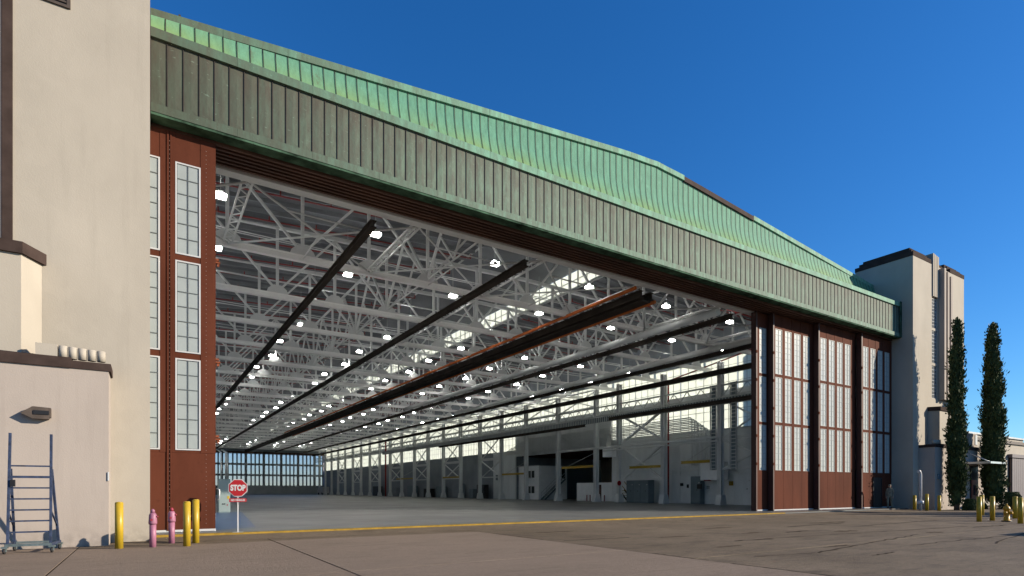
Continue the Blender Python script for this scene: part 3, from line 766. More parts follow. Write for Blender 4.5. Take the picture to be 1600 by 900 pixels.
# ------------------------------------------------------------------ towers (right one mirrored)
MIR = 48.55
def tower(mirror, label, alabel, blabel):
    def X(x): return MIR-x if mirror else x
    def bx(mb, x0, y0, z0, x1, y1, z1): return mb.box(X(x0), y0, z0, X(x1), y1, z1)
    T = thing('tower', label, 'tower')
    mb = MB()
    # front wall pieces around the recessed window column (x -4.05..-3.05, z 8.6..16.6)
    bx(mb, -3.05, 19.95, -.02, .1, 24.1, 19.1); bx(mb, -9.05, 19.95, -.02, -4.05, 24.1, 19.1)
    bx(mb, -4.05, 20.45, -.02, -3.05, 24.1, 19.1); bx(mb, -4.05, 19.95, 16.6, -3.05, 20.45, 19.1); bx(mb, -4.05, 19.95, -.02, -3.05, 20.45, 8.6)
    mb.build('wall', M['stucco'], T)
    # stepped coping
    for (d, za, zb) in ((.0, 19.1, 19.42), (.22, 19.42, 19.68), (.42, 19.68, 19.9)):
        mb = MB(); bx(mb, -2.9, 19.93+d, za, .12-d, 24.12-d, zb); bx(mb, -9.07+d, 19.93+d, za, -6.3, 24.12-d, zb); bx(mb, -6.3, 20.2+d, za, -2.9, 24.12-d, zb)
        mb.build('coping', M['trim'], T)
    # fluted strip above the windows and the fins
    for k in range(4):
        mb = MB(); bx(mb, -3.10-.27*k, 19.87, 16.62, -3.30-.27*k, 20.6, 19.95-.04*k); mb.build('flute', M['stucco'], T)
    for k, (xa, zt) in enumerate(((-4.25, 18.95), (-4.85, 18.75), (-5.45, 18.5))):
        mb = MB(); bx(mb, xa, 19.55, 8.6, xa-.30, 19.96, zt); mb.build('fin', M['stucco2'], T)
        mb = MB(); bx(mb, xa-.3, 19.90, 8.6, xa-.6, 19.955, zt-.1); mb.build('fin_gap_shade', M['louver'], T)  # dark strip between fins, the shade there put into the colour
    # windows
    for (a, b) in ((8.7, 11.2), (11.45, 13.95), (14.2, 16.5)):
        wn_ = MB(); bx(wn_, -4.04, 20.06, a, -3.06, 20.09, b); o = wn_.build('window', M['glass_dark'], T)
        mb = MB(); n = 9
        for i in range(n+1): bx(mb, -4.04, 20.02, a+(b-a)*i/n-.015, -3.06, 20.05, a+(b-a)*i/n+.015)
        for i in range(5): x = -4.04+.245*i; bx(mb, x-.015, 20.015, a, x+.015, 20.055, b)
        mb.build('glazing_bars', M['grey_steel'], o)
        mb = MB(); bx(mb, -4.04, 19.97, a-.22, -3.06, 20.42, a-.02); mb.build('sill', M['stucco'], T)
    if not mirror:
        MB().box(-4.2, 19.90, 7.9, -3.205, 19.944, 16.6).build('jamb_panel', M['stucco'], T)
        mb = MB(); mb.box(-2.45, 19.93, 14.85, -1.78, 19.96, 15.75); o = mb.build('louvered_vent', M['black'], T)
        for k in range(7):
            MB().box(-2.42, 19.90, 14.92+k*.115, -1.85, 19.95, 14.97+k*.115).build('louver_slat', M['louver'], o)
        MB().box(-2.47, 19.90, 14.80, -1.76, 19.96, 14.87).box(-1.84, 19.90, 14.87, -1.76, 19.96, 15.75).build('vent_frame', M['louver'], o)
        MB().box(-3.2, 19.88, 7.9, -2.98, 19.945, 16.6).build('window_jamb', M['trim'], T)
    # annex
    A = thing('annex', alabel, 'annex')
    far = -9.05 if not mirror else -10.1
    mb = MB(); bx(mb, far, 18.9, -.02, -.85, 19.945, 4.70); mb.build('wall', M['stucco2'], A)
    mb = MB(); bx(mb, far-.02, 18.85, 4.70, -1.65, 19.94, 4.97); mb.build('coping', M['trim'], A)
    mb = MB(); bx(mb, -1.655, 18.87, 4.70, -.80, 19.94, 4.90); mb.build('coping', M['trim'], A)
    for k in range(5):
        xx = -1.02-.205*k; mb = MB()
        mb.tube([(X(xx), 19.05, 4.96 if k < 4 else 4.97), (X(xx), 19.05, 5.24+.01*k)], .095, 12); mb.build('fluted_cap', M['stucco'], A)
    mb = MB(); bx(mb, -2.4, 19.0, 4.97, -1.95, 19.3, 5.3); mb.build('fluted_cap', M['stucco'], A)
    # bay
    Bq = thing('bay', blabel, 'bay')
    pts = [(-7.2, 19.30), (-2.72, 19.30), (-2.38, 19.94), (-7.2, 19.94)]
    MB().prism([(X(a), b) for a, b in pts], 4.975, 7.60).build('wall', M['stucco'], Bq)
    pts = [(-7.2, 19.22), (-2.68, 19.22), (-2.28, 19.942), (-7.2, 19.942)]
    MB().prism([(X(a), b) for a, b in pts], 7.60, 7.90).build('cornice', M['trim'], Bq)
    if not mirror:
        MB().tube([(-6, 19.2, 5.0), (-3.4, 19.18, 5.03), (-2.8, 19.2, 5.02), (-2.5, 19.35, 5.05), (-2.1, 19.4, 5.0), (-2.0, 19.3, 5.15)], .022, 6).build('roof_cable', M['black'], A)
    return T, A
T1, A1 = tower(False, 'cream stucco tower filling the left edge, towering over the blue ladder', 'low pinkish stucco block behind the blue ladder with brown coping', 'faceted stucco bay on the low block at left, topped by dark cornice')
T2, A2 = tower(True, 'distant cream stucco tower right of the hangar doors behind a cypress', 'low grey stucco block at the foot of the distant tower with entrance door', 'small faceted stucco bay on the low block of the distant tower')
# wall fixture on left annex: pentagon hood
wf = MB().prism([(-2.66, 3.44), (-2.42, 3.31), (-2.10, 3.31), (-2.10, 3.34), (-2.06, 3.36), (-2.06, 3.60), (-2.42, 3.62)], 18.72, 18.895, 'y').build('wall_vent', M['louver'])
MB().box(-2.40, 18.70, 3.42, -2.09, 18.73, 3.52).build('slot', M['black'], wf); tag(wf, 'brown arrow-shaped vent hood on the low stucco block above the blue ladder', 'vent')
# electrical strip on the annex corner
MB().box(-.87, 18.87, 1.75, -.84, 18.9, 1.98).build('wall_plate', M['grey_steel'], A1)

# entrance on right annex, canopy
E_ = part('entrance_door', A2); 
MB().box(55.7, 18.84, FZ, 57.2, 18.898, 3.4).build('door_surround', M['black'], E_)
MB().box(55.85, 18.80, FZ, 57.05, 18.845, 2.3).build('door_leaf', M['brick_red'], E_)
MB().box(56.1, 18.78, 1.1, 56.4, 18.805, 1.9).box(56.55, 18.78, 1.1, 56.85, 18.805, 1.9).build('door_glass', M['glass_dark'], E_)
cn = thing('canopy', 'thin flat metal canopy over the red entrance door at far right', 'canopy')
MB().box(54.6, 17.2, 3.55, 57.6, 18.89, 3.70).build('canopy_slab', M['galv'], cn)
MB().tube([(55, 17.4, 3.7), (55, 18.88, 4.5)], .03, 6).build('hanger_rod', M['galv'], cn); MB().tube([(57.2, 17.4, 3.7), (57.2, 18.88, 4.5)], .03, 6).build('hanger_rod', M['galv'], cn)
ac = thing('rooftop_unit', 'boxy grey unit on the low roof between the two cypresses', 'air conditioner')
MB().box(56.2, 19.1, 5.0, 57.8, 20.2, 6.1).build('housing', M['stucco2'], ac); MB().box(57.3, 19.06, 5.2, 57.7, 19.1, 6.0).build('access_panel', M['pipe_white'], ac)
MB().tube([(56.1, 19.3, 5.0), (56.1, 19.3, 6.8)], .04, 6).build('vent_pipe', M['grey_steel'], ac)

# building at far right
FB = thing('building', 'long low cream building at the right edge with a mauve door', 'building')
MB().box(60, 22, -.02, 100, 45, 6.2).build('wall', M['stucco'], FB)
MB().box(59.8, 21.85, 6.2, 100.2, 45.2, 6.5).build('coping', M['louver'], FB)
MB().box(62, 28, 6.5, 100, 44, 8.2).build('upper_storey', M['stucco'], FB); MB().box(61.8, 27.8, 8.2, 100.2, 44.2, 8.4).build('roof_edge', M['grey_steel'], FB)
gd_ = part('door', FB)
MB().box(74.4, 21.8, 0, 80.5, 21.99, 5.1).build('door_frame', M['trim'], gd_)
for k in range(10): MB().box(74.6+.58*k, 21.72, .05, 75.15+.58*k, 21.8, 4.75).build('plank', M['purple_door'], gd_)
MB().box(74.2, 21.6, 4.8, 80.7, 21.99, 5.15).build('door_head', M['purple_door'], gd_)
for z in (1.6, 2.6, 3.5): MB().box(60, 21.95, z, 74, 21.998, z+.06).build('wall_band', M['stucco2'], FB)
FB2 = thing('building', 'pale building behind the low right-hand block, flat roofed', 'building')
MB().box(63, 60, 0, 130, 90, 10.5).build('wall', M['stucco'], FB2); MB().box(62.8, 59.8, 10.5, 130.2, 90.2, 10.9).build('roof_edge', M['louver'], FB2)

# ------------------------------------------------------------------ lamps
lh = MB().box(-.25, -.19, .0, .25, .19, .10).box(-.12, -.12, .12, .12, .12, .25).mesh('lamp_housing', M['grey_steel'])
ldm = MB().box(-.27, -.21, -.03, .27, .21, -.002).mesh('lamp_diffuser', M['lamp'])
lup = MB().box(-.24, -.18, .103, -.13, .18, .12).box(.13, -.18, .103, .24, .18, .12).mesh('added_glow', M['added_glow'])  # glowing top strips added to light the roof steel
lsk = MB().box(-.27, -.215, .02, .27, -.205, .07).box(-.27, .205, .02, .27, .215, .07).box(-.275, -.2, .02, -.265, .2, .07).box(.265, -.2, .02, .275, .2, .07).mesh('added_glow_skirt', M['added_glow'])  # glowing side strips added to light chords and walls
lst = MB().tube([(0, 0, .25), (0, 0, 2.6)], .012, 4).mesh('lamp_cord', M['grey_steel'])
lab = 'flat bright white high-bay lamp hanging in the trusses of the hangar roof'
for j in range(7):
    for n in range(24):
        y = 26.4 + 5.8*n if n < 13 else 26.4+5.8*13+6.4*(n-13)
        if y > 172: continue
        x = 2.6+6.6*j + (.4 if n % 2 else 0)
        t_ = thing('high_bay_lamp', lab, 'lamp', (x, y, 13.6), 0, 'high-bay lamps under the hangar roof')
        t_.scale = (.78, .78, 1)
        link('housing', lh, None, t_); link('diffuser', ldm, None, t_); link('added_glow', lup, None, t_); link('added_glow_skirt', lsk, None, t_); link('cord', lst, None, t_)

# ------------------------------------------------------------------ street furniture
def bollard(x, y, h, r, label, m='yellow', z=0.0):
    t_ = thing('bollard', label, 'bollard', (x, y, z), 0, 'yellow steel bollards')
    o = MB().tube([(0, 0, -.02), (0, 0, h-.02)], r, 20, True).build('post', M[m], t_)
    MB().tube([(0, 0, h-.02), (0, 0, h), (0, 0, h+.015)], [r, r*.93, r*.5], 20).build('cap', M[m], t_)
    return t_
bollard(-.58, 17.77, 1.18, .092, 'yellow bollard in front of the corner of the low block, nearest the blue ladder')
bollard(.92, 17.55, 1.18, .088, 'worn yellow bollard right of the pink posts, the nearer of an overlapping pair')
bollard(1.19, 18.5, 1.22, .088, 'yellow bollard partly hidden behind its neighbour near the STOP sign shadow')
bollard(33.2, 10.9, 1.18, .10, 'tall yellow bollard farthest left of the hydrant in the right foreground')
bollard(41.8, 13.6, 1.2, .12, 'yellow bollard set back just behind the one left of the hydrant')
bollard(34.8, 10.9, 1.18, .10, 'yellow bollard standing immediately left of the yellow hydrant')
bollard(38.5, 11.1, 1.15, .11, 'yellow bollard immediately right of and behind the yellow hydrant')
bollard(32.9, 9.3, 1.15, .10, 'yellow bollard cut by the right edge of the picture')
bollard(47.6, 19.5, 1.1, .11, 'yellow bollard left of the white standpipe against the shaded tower wall')
bollard(47.7, 18.75, 1.2, .11, 'yellow bollard right beside the white standpipe')
bollard(48.0, 18.1, 1.1, .11, 'yellow bollard between the white standpipe and the first cypress')
def pinkpost(x, y, label, red):
    t_ = thing('standpipe', label, 'standpipe', (x, y, 0), 0, 'pink pipe posts')
    MB().tube([(0, 0, -.02), (0, 0, .62)], .078, 16).build('pipe', M['pink'], t_)
    MB().tube([(0, 0, .60), (0, 0, .64), (0, 0, .84), (0, 0, .90)], [.095, .10, .088, .06], 16).build('collar', M['pink'], t_)
    MB().tube([(0, 0, .90), (0, 0, .96), (0, 0, 1.0)], [.045, .05, .02], 12).build('cap', M['pinkred'] if red else M['pink'], t_)
    MB().tube([(-.03, -.08, .72), (-.03, -.13, .72)], .03, 10).build('outlet', M['pinkred'], t_)
    MB().tube([(.08, -.04, .80), (.12, -.05, .80)], .022, 8).build('outlet', M['pinkred'], t_)
pinkpost(.15, 17.72, 'pink pipe post nearest the stucco wall, with pink cap', False)
pinkpost(.61, 18.75, 'pink pipe post with red cap, right of its pink twin', True)
# STOP sign
sg = thing('stop_sign', 'red octagonal STOP sign on a thin white post at the kerb', 'sign', (2.50, 20.32, FZ), R(-8))
MB().box(-.02, -.012, 0, .02, .012, 1.25).build('post', M['sign_white'], sg)
MB().box(-.16, -.1, 0, .16, .1, .015).build('base', M['galv'], sg)
def octagon(r): return [(r*math.cos(R(22.5+45*i)), r*math.sin(R(22.5+45*i))+1.43) for i in range(8)]
MB().prism(octagon(.300), -.025, -.018, 'y').build('rim', M['sign_white'], sg)
MB().prism(octagon(.278), -.031, -.0255, 'y').build('plate', M['sign_red'], sg)
MB().box(-.255, -.024, .975, .255, -.014, 1.095).build('notice_plate', M['sign_red'], sg)
def text(s, size, loc, parent, m, extr=.002, sx=1., off=.0):
    cu = bpy.data.curves.new('txt', 'FONT'); cu.body = s; cu.size = size; cu.align_x = 'CENTER'; cu.align_y = 'CENTER'; cu.extrude = extr; cu.offset = off
    to = bpy.data.objects.new('txt', cu); COL.objects.link(to)
    bpy.context.view_layer.update()
    me = bpy.data.meshes.new_from_object(to.evaluated_get(bpy.context.evaluated_depsgraph_get()))
    bpy.data.objects.remove(to); me.materials.clear(); me.materials.append(m)
    me.transform(Matrix.Diagonal((sx, 1, 1, 1)))
    o = link('lettering', me, None, parent, loc); o.rotation_euler = (R(90), 0, 0); return o
text('STOP', .245, (0, -.034, 1.425), sg, M['sign_white'], .002, .74, .013)
text('NO VEHICLES', .082, (0, -.027, 1.035), sg, M['sign_white'], .002, .82, .004)
# rolling ladder
ldr = thing('rolling_ladder', 'scuffed blue steel rolling ladder on four castors by the stucco wall', 'ladder', (-2.33, 17.75, 0), R(-4))
for s in (-1, 1):
    MB().bar((s*.40, -.10, .2), (s*.385, .05, 2.85), .05, .055).build('rail', M['blue'], ldr)
    MB().bar((s*.43, .62, .2), (s*.385, .10, 2.0), .05, .05).build('rear_leg', M['blue'], ldr)
    MB().bar((s*.40, -.05, 1.0), (s*.42, .48, .62), .03, .03).build('side_brace', M['blue'], ldr)
    MB().bar((s*.42, -.16, .2), (s*.44, .72, .2), .05, .06).build('base_rail', M['blue'], ldr)
    for yy in (-.16, .70):
        c = part('castor', ldr, (s*.44, yy, 0))
        MB().box(-.06, -.06, .13, .06, .06, .17).box(-.035, -.05, .05, -.025, .04, .15).box(.025, -.05, .05, .035, .04, .15).build('fork', M['castor'], c)
        MB().tube([(-.022, -.02, .062), (.022, -.02, .062)], .062, 16).build('wheel', M['rubber'], c)
for k in range(7):
    z = .50+.262*k; y = -.10+.15*(z-.2)/2.65
    MB().bar((-.39, y, z), (.39, y, z), .036 if k != 5 else .055, .036 if k != 5 else .055).build('rung', M['blue'], ldr)
MB().bar((-.43, -.17, .20), (.43, -.17, .20), .06, .06).build('cross_bar', M['castor'], ldr)
MB().bar((-.43, .70, .20), (.43, .70, .20), .05, .05).build('cross_bar', M['castor'], ldr)
MB().box(-.36, -.08, 1.58, -.27, -.03, 1.74).build('tag_box', M['black'], ldr)

# cabinet near left leaf with pipe on top
cb = thing('cabinet', 'tall green-grey steel cabinet inside the opening beside the left door', 'cabinet', (4.0, 38.5, FZ))
cb.scale = (1.2, 1.2, 1.25)
bevel(MB().box(-.30, -.2, 0, .24, .25, 1.62).build('body', M['cab_grey'], cb), .015)
MB().box(-.27, -.215, .05, .21, -.202, 1.57).build('door', M['cab_grey'], cb)
MB().box(.10, -.225, .66, .20, -.217, .80).build('warning_label', M['yellow'], cb)
for xx in (-.1, -.02): MB().tube([(xx, -.216, .42), (xx, -.24, .42)], .03, 8).build('knob', M['black'], cb)
MB().box(.08, -.224, .34, .13, -.217, .40).build('button', M['pinkred'], cb)
for xx in (-.15, .05, .12): MB().tube([(xx, .1, 1.62), (xx, .1, 2.9), (xx-.2, .1, 3.05)], .03, 8).build('conduit', M['galv'], cb)

# hydrant
hy = thing('fire_hydrant', 'yellow fire hydrant between bollards in the right foreground', 'hydrant', (34.3, 10.2, 0))
MB().tube([(0, 0, -.02), (0, 0, .06), (0, 0, .07), (0, 0, .55), (0, 0, .57)], [.17, .17, .115, .115, .14], 16).build('barrel', M['hyd'], hy)
MB().tube([(0, 0, .57), (0, 0, .63), (0, 0, .72), (0, 0, .78)], [.15, .145, .10, .03], 16).build('bonnet', M['hyd'], hy)
MB().tube([(0, 0, .78), (0, 0, .85)], .035, 5).build('nut', M['hyd'], hy)
for sx, sy in ((-1, 0), (1, 0), (0, -1)):
    MB().tube([(sx*.1, sy*.1, .42), (sx*.19, sy*.19, .42), (sx*.23, sy*.23, .42)], [.07, .075, .05], 10).build('outlet_cap', M['hyd'], hy)
MB().tube([(0, 0, .0), (0, 0, .05)], .2, 16).build('flange', M['black'], hy)
# white fire standpipe with bent top
wp = thing('standpipe', 'white pipe with bent-over top beside the shaded tower wall', 'standpipe', (47.3, 19.0, 0))
MB().tube([(0, 0, 0), (0, 0, 2.55), (-.04, 0, 2.72), (-.16, 0, 2.85), (-.34, 0, 2.82)], .10, 12).build('pipe', M['pipe_white'], wp)
MB().tube([(0, 0, .5), (0, 0, .72)], .2, 12).build('valve_body', M['pipe_white'], wp); MB().tube([(-.32, 0, .6), (.32, 0, .6)], .10, 10).build('outlet', M['pipe_white'], wp)
# small panels on the right annex
jb = MB().box(49.75, 18.80, 2.3, 50.1, 18.895, 2.7).build('junction_box', M['cab_dark']); tag(jb, 'small grey box on the low block wall near the first cypress', 'junction box')

# ------------------------------------------------------------------ interior things
of = thing('office_block', 'white two-storey office box with outside stair inside the hangar side bay', 'office', (46.5, 65.7, FZ))
MB().box(0, 0, 0, 5.0, 5.2, 4.75).build('wall', M['office'], of)
MB().box(-.06, -.06, 4.75, 5.06, 5.26, 4.85).build('roof', M['frame_white'], of)
for (y0) in (.5, 1.4, 2.3):
    MB().box(-.04, y0+.6, 3.1, -.005, y0+1.25, 4.1).build('window', M['glass_dark'], of)
    MB().box(-.04, y0+.6, .9, -.005, y0+1.3, 1.9).build('window', M['glass_dark'], of)
MB().box(4.0, -.03, 3.0, 4.6, -.005, 4.6).build('door', M['glass_dark'], of)
st = thing('staircase', 'steel staircase with handrails climbing the white office wall', 'stairs', (46.8, 64.7, FZ))
for k in range(12):
    MB().box(.30*k, 0, .24*k+.1, .30*k+.3, .85, .24*k+.14).build('tread', M['cab_dark'], st)
for y in (0, .85):
    MB().bar((0, y, 0), (3.6, y, 2.9), .05, .22).build('stringer', M['cab_dark'], st)
    MB().bar((0, y, .95), (3.6, y, 3.85), .05).build('handrail', M['grey_steel'], st); MB().bar((0, y, .5), (3.6, y, 3.4), .04).build('handrail', M['grey_steel'], st)
    for k in range(5): MB().bar((.9*k, y, .72*k), (.9*k, y, .72*k+.95), .04).build('post', M['grey_steel'], st)
bt = thing('booth', 'low white partition booth with brown doorway inside the side bay', 'booth', (46.5, 50.4, FZ))
MB().box(0, 0, 0, 2.4, 6.9, 2.25).build('wall', M['office'], bt)
MB().box(-.03, 2.2, 0, -.005, 3.3, 2.0).build('door', M['soffit'], bt); MB().box(-.03, 3.35, 0, -.005, 3.5, 2.1).build('post', M['grey_steel'], bt)
for y, lb in ((1.0, 'short red post at the near corner of the white booth'), (1.9, 'short red post immediately right of the booth doorway'), (3.6, 'short red post immediately left of the booth doorway'), (4.2, 'short red post farthest left along the white booth')):
    rb = MB().tube([(45.9, 50.4+y, FZ), (45.9, 50.4+y, FZ+.75)], .06, 8).build('post', M['pinkred']); rb.name = 'bollard'; tag(rb, lb, 'bollard', 'short red posts by the white booth')
hb = thing('hoist_box', 'white box hanging under a sloped conduit bundle above the side bay', 'control box', (43.9, 48.2, 5.2))
MB().box(-.4, -.8, 0, .5, .8, .95).build('body', M['office'], hb); MB().bar((.2, .5, .95), (1.4, 1.6, 2.6), .5, .3).build('conduit_bundle', M['galv'], hb)
def jib(y0, y1, z, label, x=43.4, m='yellow'):
    t_ = thing('jib_crane', label, 'jib crane', (x, y0, z), 0, 'yellow jib cranes on the hangar columns')
    MB().box(-.1, 0, 0, .1, y1-y0, .06).box(-.1, 0, .2, .1, y1-y0, .26).box(-.03, 0, .06, .03, y1-y0, .2).build('arm', M[m], t_)
    MB().bar((0, 0, 1.6), (0, (y1-y0)*.8, .26), .04).build('tie', M['grey_steel'], t_)
jib(50.4, 56.4, 4.1, 'yellow jib arm reaching left from the column between booth and office')
jib(34.2, 37.6, 4.0, 'yellow jib arm in front of the conduit risers near the door stack')
jib(40.2, 44.6, 3.75, 'yellow jib arm crossing the white X bracing beside the red pipes')
jib(64.8, 70.5, 3.6, 'yellow jib arm on the column left of the white office block')
jib(83.9, 90.2, 3.5, 'yellow jib arm on the far wall, second bay beyond the office')
jib(103.2, 112.0, 3.6, 'farthest yellow jib arm, low on the dim side wall')
# electrical cabinets along wall
def cab(x, y, w, h, d, label, m='cab_dark', doors=2, z=FZ):
    t_ = thing('electrical_cabinet', label, 'cabinet', (x, y, z))
    bevel(MB().box(0, 0, 0, d, w, h).build('body', M[m], t_), .02)
    for k in range(doors):
        MB().box(-.03, w*k/doors+.03, .06, -.003, w*(k+1)/doors-.03, h-.06).build('door', M[m], t_)
        MB().box(-.05, w*k/doors+.1, h*.75, -.031, w*k/doors+.24, h*.78).build('vent', M['sign_white'], t_)
        MB().tube([(-.03, w*k/doors+.4, h*.5), (-.06, w*k/doors+.4, h*.5)], .05, 8).build('dial', M['black'], t_)
cab(43.9, 42.4, 3.2, 2.5, .9, 'wide dark blue-grey electrical cabinet with dials beside the red pipes', doors=3)
cab(45.3, 36.9, 1.2, 2.7, .6, 'narrow dark cabinet left of the white panel box', doors=1)
cab(44.9, 34.0, 2.6, 1.7, .7, 'large white wall-mounted panel box under the conduit risers', 'office', 1, 2.4)
cab(45.2, 28.5, 2.6, 2.8, .6, 'grey double cabinet with louvres nearest the door stack', 'cab_dark', 2)
cab(45.2, 31.3, 1.8, 2.9, .5, 'pale cabinet left of the grey louvred double cabinet', 'wall_int', 1)
cab(45.5, 26.9, 1.2, 2.7, .4, 'pale cabinet half hidden by the door stack edge', 'wall_int', 1)
# low clutter along the far side wall: machinery and lockers
for i, (y, w_, h_, m_) in enumerate(((78, 2.2, 2.2, 'black'), (81.5, 1.2, 1.5, 'cab_dark'), (86, 3, 2.4, 'wall_dark'), (93, 2.4, 2.0, 'cab_dark'), (98, 3, 1.6, 'black'), (106, 3, 2.2, 'cab_dark'), (115, 3, 1.8, 'wall_dark'), (126, 4, 2.2, 'black'))):
    t_ = thing('locker', ['black tall locker beyond the office by the side wall', 'small blue-grey locker next to the tall black one', 'wide pale-fronted locker in the second far bay', 'blue-grey locker in the third far bay', 'low black locker in the fourth far bay', 'blue-grey locker below the farthest jib', 'low grey locker near the dark red riser', 'farthest black locker along the side wall'][i], 'locker', (44.6, y, FZ))
    MB().box(0, 0, 0, .9, w_, h_).build('body', M[m_], t_)
    n = int(w_/.6)
    for k in range(n): MB().box(-.02, w_*k/n+.03, .08, -.002, w_*(k+1)/n-.03, h_-.08).build('door', M[m_], t_)
# small stop paddle
sp = thing('stop_sign', 'small round red stop paddle inside the hangar beside a column', 'sign', (43.2, 46.0, FZ))
MB().tube([(0, 0, 0), (0, 0, 2.0)], .03, 6).build('post', M['grey_steel'], sp); MB().prism([(.28*math.cos(R(22.5+45*i)), .28*math.sin(R(22.5+45*i))+2.1) for i in range(8)], -.03, 0, 'y').build('plate', M['sign_red'], sp)
# yellow stair unit
ys_ = thing('step_stand', 'yellow and black access steps beside the blue-grey cabinet', 'steps', (44.2, 45.7, FZ))
for k in range(6): MB().box(.1, .0+.25*k, .25*k, .9, .25+.25*k, .25*k+.05).build('tread', M['yellow_dirty'], ys_)
for xx in (.1, .9): MB().bar((xx, 0, .9), (xx, 1.5, 2.3), .05).build('handrail', M['yellow_dirty'], ys_); MB().bar((xx, 0, 0), (xx, 1.5, 1.4), .05, .15).build('stringer', M['black'], ys_)
def van(x, y, rz, label):
    vn = thing('van', label, 'van', (x, y, FZ if y > 21 else 0), rz)
    bevel(MB().prism([(-2.4, .35), (2.4, .35), (2.4, 1.2), (1.7, 1.35), (1.2, 2.2), (-2.4, 2.25)], -.95, .95, 'y').build('body', M['sign_white'], vn), .06, 2)
    MB().prism([(1.15, 1.4), (1.62, 1.4), (1.18, 2.1), (.3, 2.1), (.3, 1.4)], -.97, -.951, 'y').build('window', M['glass_dark'], vn)
    for xx in (-1.5, 1.5):
        for yy in (-.85, .85): MB().tube([(xx, yy-.1, .35), (xx, yy+.1, .35)], .35, 14).build('wheel', M['rubber'], vn)
van(44.0, 172, R(95), 'tiny white van parked at the far end of the hangar by the back doors')
van(30.7, 3.1, 0, 'white van added beyond the right edge to cast a shadow on the apron')  # unseen van, added for the shadow it throws into view

# ------------------------------------------------------------------ person
def person(x, y, z, rz):
    t_ = thing('person', 'person in camouflage uniform and cap walking past the far right door', 'person', (x, y, z), rz)
    V = [(0,0,.98),(0,0,1.15),(0,.0,1.38),(0,-.01,1.50),(0,-.02,1.60),(0,-.02,1.70),
         (-.17,0,1.42),(-.215,.03,1.15),(-.215,-.06,.92),(-.21,-.10,.84),
         (.17,0,1.42),(.215,.05,1.15),(.21,.0,.92),(.21,-.03,.84),
         (-.10,0,.90),(-.11,-.10,.50),(-.11,-.02,.09),(-.11,-.16,.04),
         (.10,0,.90),(.11,.06,.50),(.11,.16,.10),(.11,.03,.04)]
    E = [(0,1),(1,2),(2,3),(3,4),(4,5),(2,6),(6,7),(7,8),(8,9),(2,10),(10,11),(11,12),(12,13),(0,14),(14,15),(15,16),(16,17),(0,18),(18,19),(19,20),(20,21)]
    Rr = [(.15,.12),(.15,.11),(.17,.12),(.065,.065),(.085,.095),(.08,.09),(.075,.07),(.055,.055),(.045,.045),(.04,.03),(.075,.07),(.055,.055),(.045,.045),(.04,.03),(.10,.10),(.075,.075),(.055,.055),(.05,.035),(.10,.10),(.075,.075),(.055,.055),(.05,.035)]
    me = bpy.data.meshes.new('body'); me.from_pydata(V, E, []); o = link('body', me, M['camo'], t_)
    sk = o.modifiers.new('skin', 'SKIN'); 
    for i, r in enumerate(Rr): me.skin_vertices[0].data[i].radius = r
    me.skin_vertices[0].data[0].use_root = True
    o.modifiers.new('sub', 'SUBSURF').levels = 2; o.modifiers['sub'].render_levels = 2
    hd = MB(); 
    rings = [(1.53,.045),(1.56,.07),(1.60,.083),(1.65,.088),(1.70,.085),(1.74,.06)]
    hd.tube([(0,-.03,z_) for z_, r in rings], [r for z_, r in rings], 14)
    hd.tube([(0,-.11,1.635),(0,-.135,1.615)], [.012,.014], 6); hd.tube([(-.09,-.02,1.66),(-.09,-.02,1.61)], .018, 6); hd.tube([(.09,-.02,1.66),(.09,-.02,1.61)], .018, 6)
    hd.build('face', M['skin'], t_)
    MB().tube([(0,-.02,1.68),(0,-.02,1.74),(0,-.02,1.77)], [.098,.095,.06], 14).box(-.07,-.20,1.68,.07,-.08,1.695).build('cap', M['camo'], t_)
    for s in (-1, 1):
        hx, hy_, hz = s*.21, (-.10 if s < 0 else -.03), .84; hb = MB()
        hb.tube([(hx,hy_,hz+.02),(hx,hy_-.01,hz-.05)], [.03,.035], 8)
        for q in range(4): hb.tube([(hx,hy_-.035+.02*q,hz-.05),(hx-s*.01,hy_-.04+.02*q,hz-.10),(hx-s*.03,hy_-.035+.02*q,hz-.13)], .009, 5)
        hb.tube([(hx-s*.02,hy_-.03,hz-.0),(hx-s*.04,hy_-.06,hz-.05)], .011, 5); hb.build('hand', M['skin'], t_)
        fx, fy = (-.11, -.10) if s < 0 else (.11, .10)
        MB().box(fx-.05, fy-.14, 0, fx+.05, fy+.13, .10).build('boot', M['louver'], t_)
person(46.55, 20.7, FZ, R(-75))

